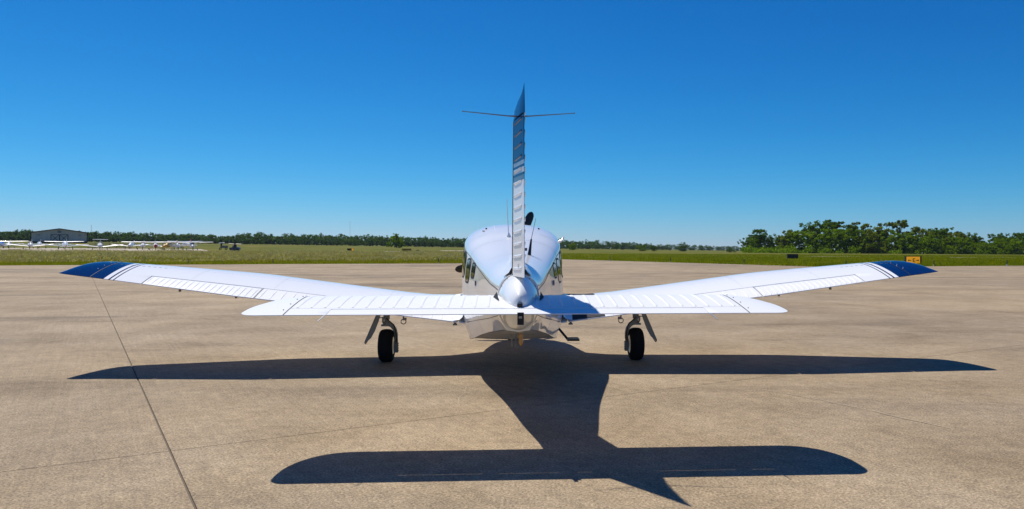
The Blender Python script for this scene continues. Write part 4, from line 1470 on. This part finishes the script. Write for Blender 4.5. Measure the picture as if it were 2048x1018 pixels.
# ------------------------------------------------------------------ field machines with canopies
def machine(px, Y, label, canopy, body, sc=1.0):
    X = at(px, Y)
    o = empty('field_machine', (X, Y, terr(X, Y)), 0, label=label, cat='machine')
    return o
cm = mat('canopy_tan', (.45, .38, .26), .6)
cw = mat('canopy_white', (.8, .78, .7), .6)
o = machine(470, 176, 'dark boat-shaped machine under a tan two-winged canopy beyond the tall grass', cm, PN)
G().loft([[(-1.15, -.6, .95), (-1.15, .6, .95), (-1.15, .6, .75), (-1.15, -.6, .75)], [(-.85, -.7, 1.0), (-.85, .7, 1.0), (-.85, .7, .25), (-.85, -.7, .25)], [(.8, -.7, 1.05), (.8, .7, 1.05), (.8, .7, .15), (.8, -.7, .15)], [(1.15, -.5, .8), (1.15, .5, .8), (1.15, .5, .4), (1.15, -.5, .4)]]).build('hull', PN, o, smooth=False)
G().loft([[(-.32, -.2, .95), (.38, -.2, .95), (.38, .2, .95), (-.32, .2, .95)], [(-.14, -.15, 2.1), (.2, -.15, 2.1), (.2, .15, 2.1), (-.14, .15, 2.1)]]).build('mast', PBL, o, smooth=False)
G().add([(-1.55, -.5, 1.95), (-.3, -.5, 1.84), (-.3, .7, 1.92), (-1.55, .7, 2.02), (-1.55, -.5, 1.86), (-.3, -.5, 1.74), (-.3, .7, 1.82), (-1.55, .7, 1.92)], [(0, 1, 2, 3), (4, 7, 6, 5), (0, 4, 5, 1), (1, 5, 6, 2), (2, 6, 7, 3), (3, 7, 4, 0)]).build('canopy_wing', cm, o, smooth=False)
G().add([(.0, -.5, 1.86), (1.5, -.5, 1.74), (1.5, .7, 1.84), (.0, .7, 1.95), (.0, -.5, 1.76), (1.5, -.5, 1.62), (1.5, .7, 1.72), (.0, .7, 1.85)], [(0, 1, 2, 3), (4, 7, 6, 5), (0, 4, 5, 1), (1, 5, 6, 2), (2, 6, 7, 3), (3, 7, 4, 0)]).build('canopy_wing', cm, o, smooth=False)
for x in (-.7, .75):
    G().lathe(tyre_prof(.3, .25), (x, -.6, .3), 'y', 14).build('wheel', PBL, o)
G().box((-.45, 0, 1.2), (.25, .3, .5)).build('seat', GREYM, o)
o = machine(443, 215, 'small machine with a white canopy on a dark post, left of the dark boat-shaped one', cw, PBL)
G().loft([[(-.7, -.5, 1.9), (.75, -.5, 1.98), (.75, .6, 2.05), (-.7, .6, 1.97)], [(-.55, -.4, 2.15), (.6, -.4, 2.2), (.6, .5, 2.25), (-.55, .5, 2.2)]]).build('canopy', cw, o, smooth=False)
G().box((-.05, 0, 1.3), (.35, .35, 1.3)).build('post', PBL, o, smooth=False)
G().box((.9, .1, .95), (1.6, .9, .7)).build('chassis', GREYM, o)
for x in (-.2, 1.5):
    G().lathe(tyre_prof(.38, .25), (x, -.4, .38), 'y', 14).build('wheel', PBL, o)

# ------------------------------------------------------------------ airfield signs
SIGN = mat('sign_orange', (0.72, 0.33, 0.01), 0.5)
bsdf(SIGN).inputs['Emission Color'].default_value = (0.9, 0.38, 0.01, 1)   # internally lit airfield sign
bsdf(SIGN).inputs['Emission Strength'].default_value = 0.55
SBLK = mat('sign_black', (0.01, 0.01, 0.011), 0.6)
SDULL = mat('sign_dull', (0.42, 0.22, 0.02), 0.6)
def sign(px, Y, w, h, zb, label, face=None, fm=None):
    X = at(px, Y)
    o = empty('airfield_sign', (X, Y, terr(X, Y)), 0, label=label, cat='sign')
    G().box((0, 0, zb + h / 2), (w, .3, h)).build('case', SBLK, o, smooth=False)
    for s in (-1, 1):
        G().box((s * w * .35, 0, zb / 2 - .1), (.08, .08, zb + .2)).build('leg', SBLK, o, smooth=False)
    if face:
        G().box((face[0], -.16, zb + h / 2), (face[1], .03, h - .08)).build('face', fm or SIGN, o, smooth=False)
    return o
s1 = sign(1826, 62, 1.28, .66, .05, 'orange sign with black arrows and letter behind the right navy wing tip', (-.06, 1.12))
def strokes(name, rects, o, y=-.185):
    g = G()
    for (x, z, w, h, r_) in rects:
        g.box((x, y, z), (w, .015, h), Matrix.Rotation(R(r_), 3, 'Y'))
    return g.build(name, SBLK, o, smooth=False)
zc = .05 + .33
strokes('letter', [(-.085, zc, .05, .30, 0), (-.005, zc + .125, .2, .05, 0), (-.02, zc, .16, .05, 0), (-.005, zc - .125, .2, .05, 0)], s1)
for s, x in ((-1, -.32), (1, .22)):
    g = G().box((x, -.185, zc - .02), (.17, .015, .05))
    tx = x + s * .09
    g.add([(tx, -.1925, zc + .08), (tx, -.1925, zc - .12), (tx + s * .1, -.1925, zc - .02), (tx, -.1775, zc + .08), (tx, -.1775, zc - .12), (tx + s * .1, -.1775, zc - .02)], [(0, 1, 2), (3, 5, 4), (0, 3, 4, 1), (1, 4, 5, 2), (2, 5, 3, 0)])
    g.build('arrow', SBLK, s1, smooth=False)
sign(1585, 96, 1.38, .62, .0, 'black back of a sign standing in the mown grass before the right-hand wood')
sign(701, 205, 1.8, .7, .05, 'black sign with an orange right end, in the field left of the lone bushy tree', (.62, .5))
sign(813, 172, 2.2,   .7, .25, 'low brown-orange sign with dark marks right of the lone bushy tree', (0, 2.1), SDULL)
sign(835, 230, .9, .35, .0, 'small black sign between the lone bushy tree and the fuselage')
bpy.data.objects['airfield_sign.003']
o = bpy.data.objects['airfield_sign.003']
strokes('sign_mark', [(x, .6, .16, .34, 0) for x in (-.8, -.4, .0, .4, .8)], o)

# taxiway edge markers
MK = mat('marker_body', (.02, .03, .05), .5)
MF = mat('marker_foot', (.35, .36, .36), .7)
proto = None
spots = [(546, 'leftmost edge marker clear of the wing', 57.0), (376, 'edge marker just above the left wing', 55.5), (877, 'edge marker nearest the left flank of the fuselage', 66.5), (1220, 'first edge marker right of the fuselage', 88.0), (1341, 'second edge marker right of the fuselage', 84.0), (1488, 'edge marker standing left below the detached round tree', 66.0), (1692, 'pale edge marker between the black sign back and the right wing tip', 62.0), (1868, 'edge marker right of the orange sign', 62.0), (2014, 'edge marker near the right edge of the picture', 68.0)]
for px, lb, Y in spots:
    X = at(px, Y)
    e = edge_dist(X / Y) or 0
    Y2 = max(min(Y, e + .5), e + .5)
    X = at(px, Y2)
    if proto is None:
        o = empty('edge_marker', (X, Y2, terr(X, Y2)))
        b = G().lathe([(.12, .0), (.12, .032), (.43, .032), (.45, .026), (.46, 0)], (0, 0, 0), 'z', 10).build('marker_post', MK, o)
        f = G().lathe([(-.05, .07), (.04, .07), (.06, .045), (.12, .04), (.12, 0)], (0, 0, 0), 'z', 10).build('marker_foot', MF, o)
        proto = (o, b, f)
    else:
        o = proto[0].copy()
        COL.objects.link(o)
        o.location = (X, Y2, terr(X, Y2))
        for ch in proto[1:]:
            c = ch.copy()
            COL.objects.link(c)
            c.parent = o
    tag(o, label='short dark post, ' + lb, cat='marker', group='edge markers along the concrete')

# radio masts on the horizon
for px, Y, h, lb, w in ((700, 900, 30, 'thin radio mast rising over the far wood left of the fuselage', .12), (183, 700, 15.5, 'thin lattice mast right of the hangar roof', .35)):
    X = at(px, Y)
    g = G()
    for dx, dy in ((-w, -w), (w, -w), (0, w)):
        g.tube([(dx, dy, 0), (dx * .5, dy * .5, h)], .05, 4)
    for k in range(int(h)):
        g.box((0, 0, k + .5), (w * 1.6, w * 1.6, .06))
    o = g.build('radio_mast', GREYM, smooth=False, label=lb, cat='mast')
    o.location = (X, Y, terr(X, Y))

# ------------------------------------------------------------------ summer haze over the field
hz_m = bpy.data.materials.new('haze')
hz_m.use_nodes = True
hz_m.node_tree.nodes.clear()
ho = hz_m.node_tree.nodes.new('ShaderNodeOutputMaterial')
pv = hz_m.node_tree.nodes.new('ShaderNodeVolumePrincipled')
pv.inputs['Color'].default_value = (0.72, 0.86, 1.0, 1)
pv.inputs['Density'].default_value = 0.00006
pv.inputs['Anisotropy'].default_value = 0.2
hz_m.node_tree.links.new(pv.outputs[0], ho.inputs['Volume'])
G().box((0, 750, 5), (3000, 1700, 90)).build('haze', hz_m, smooth=False, kind='stuff')
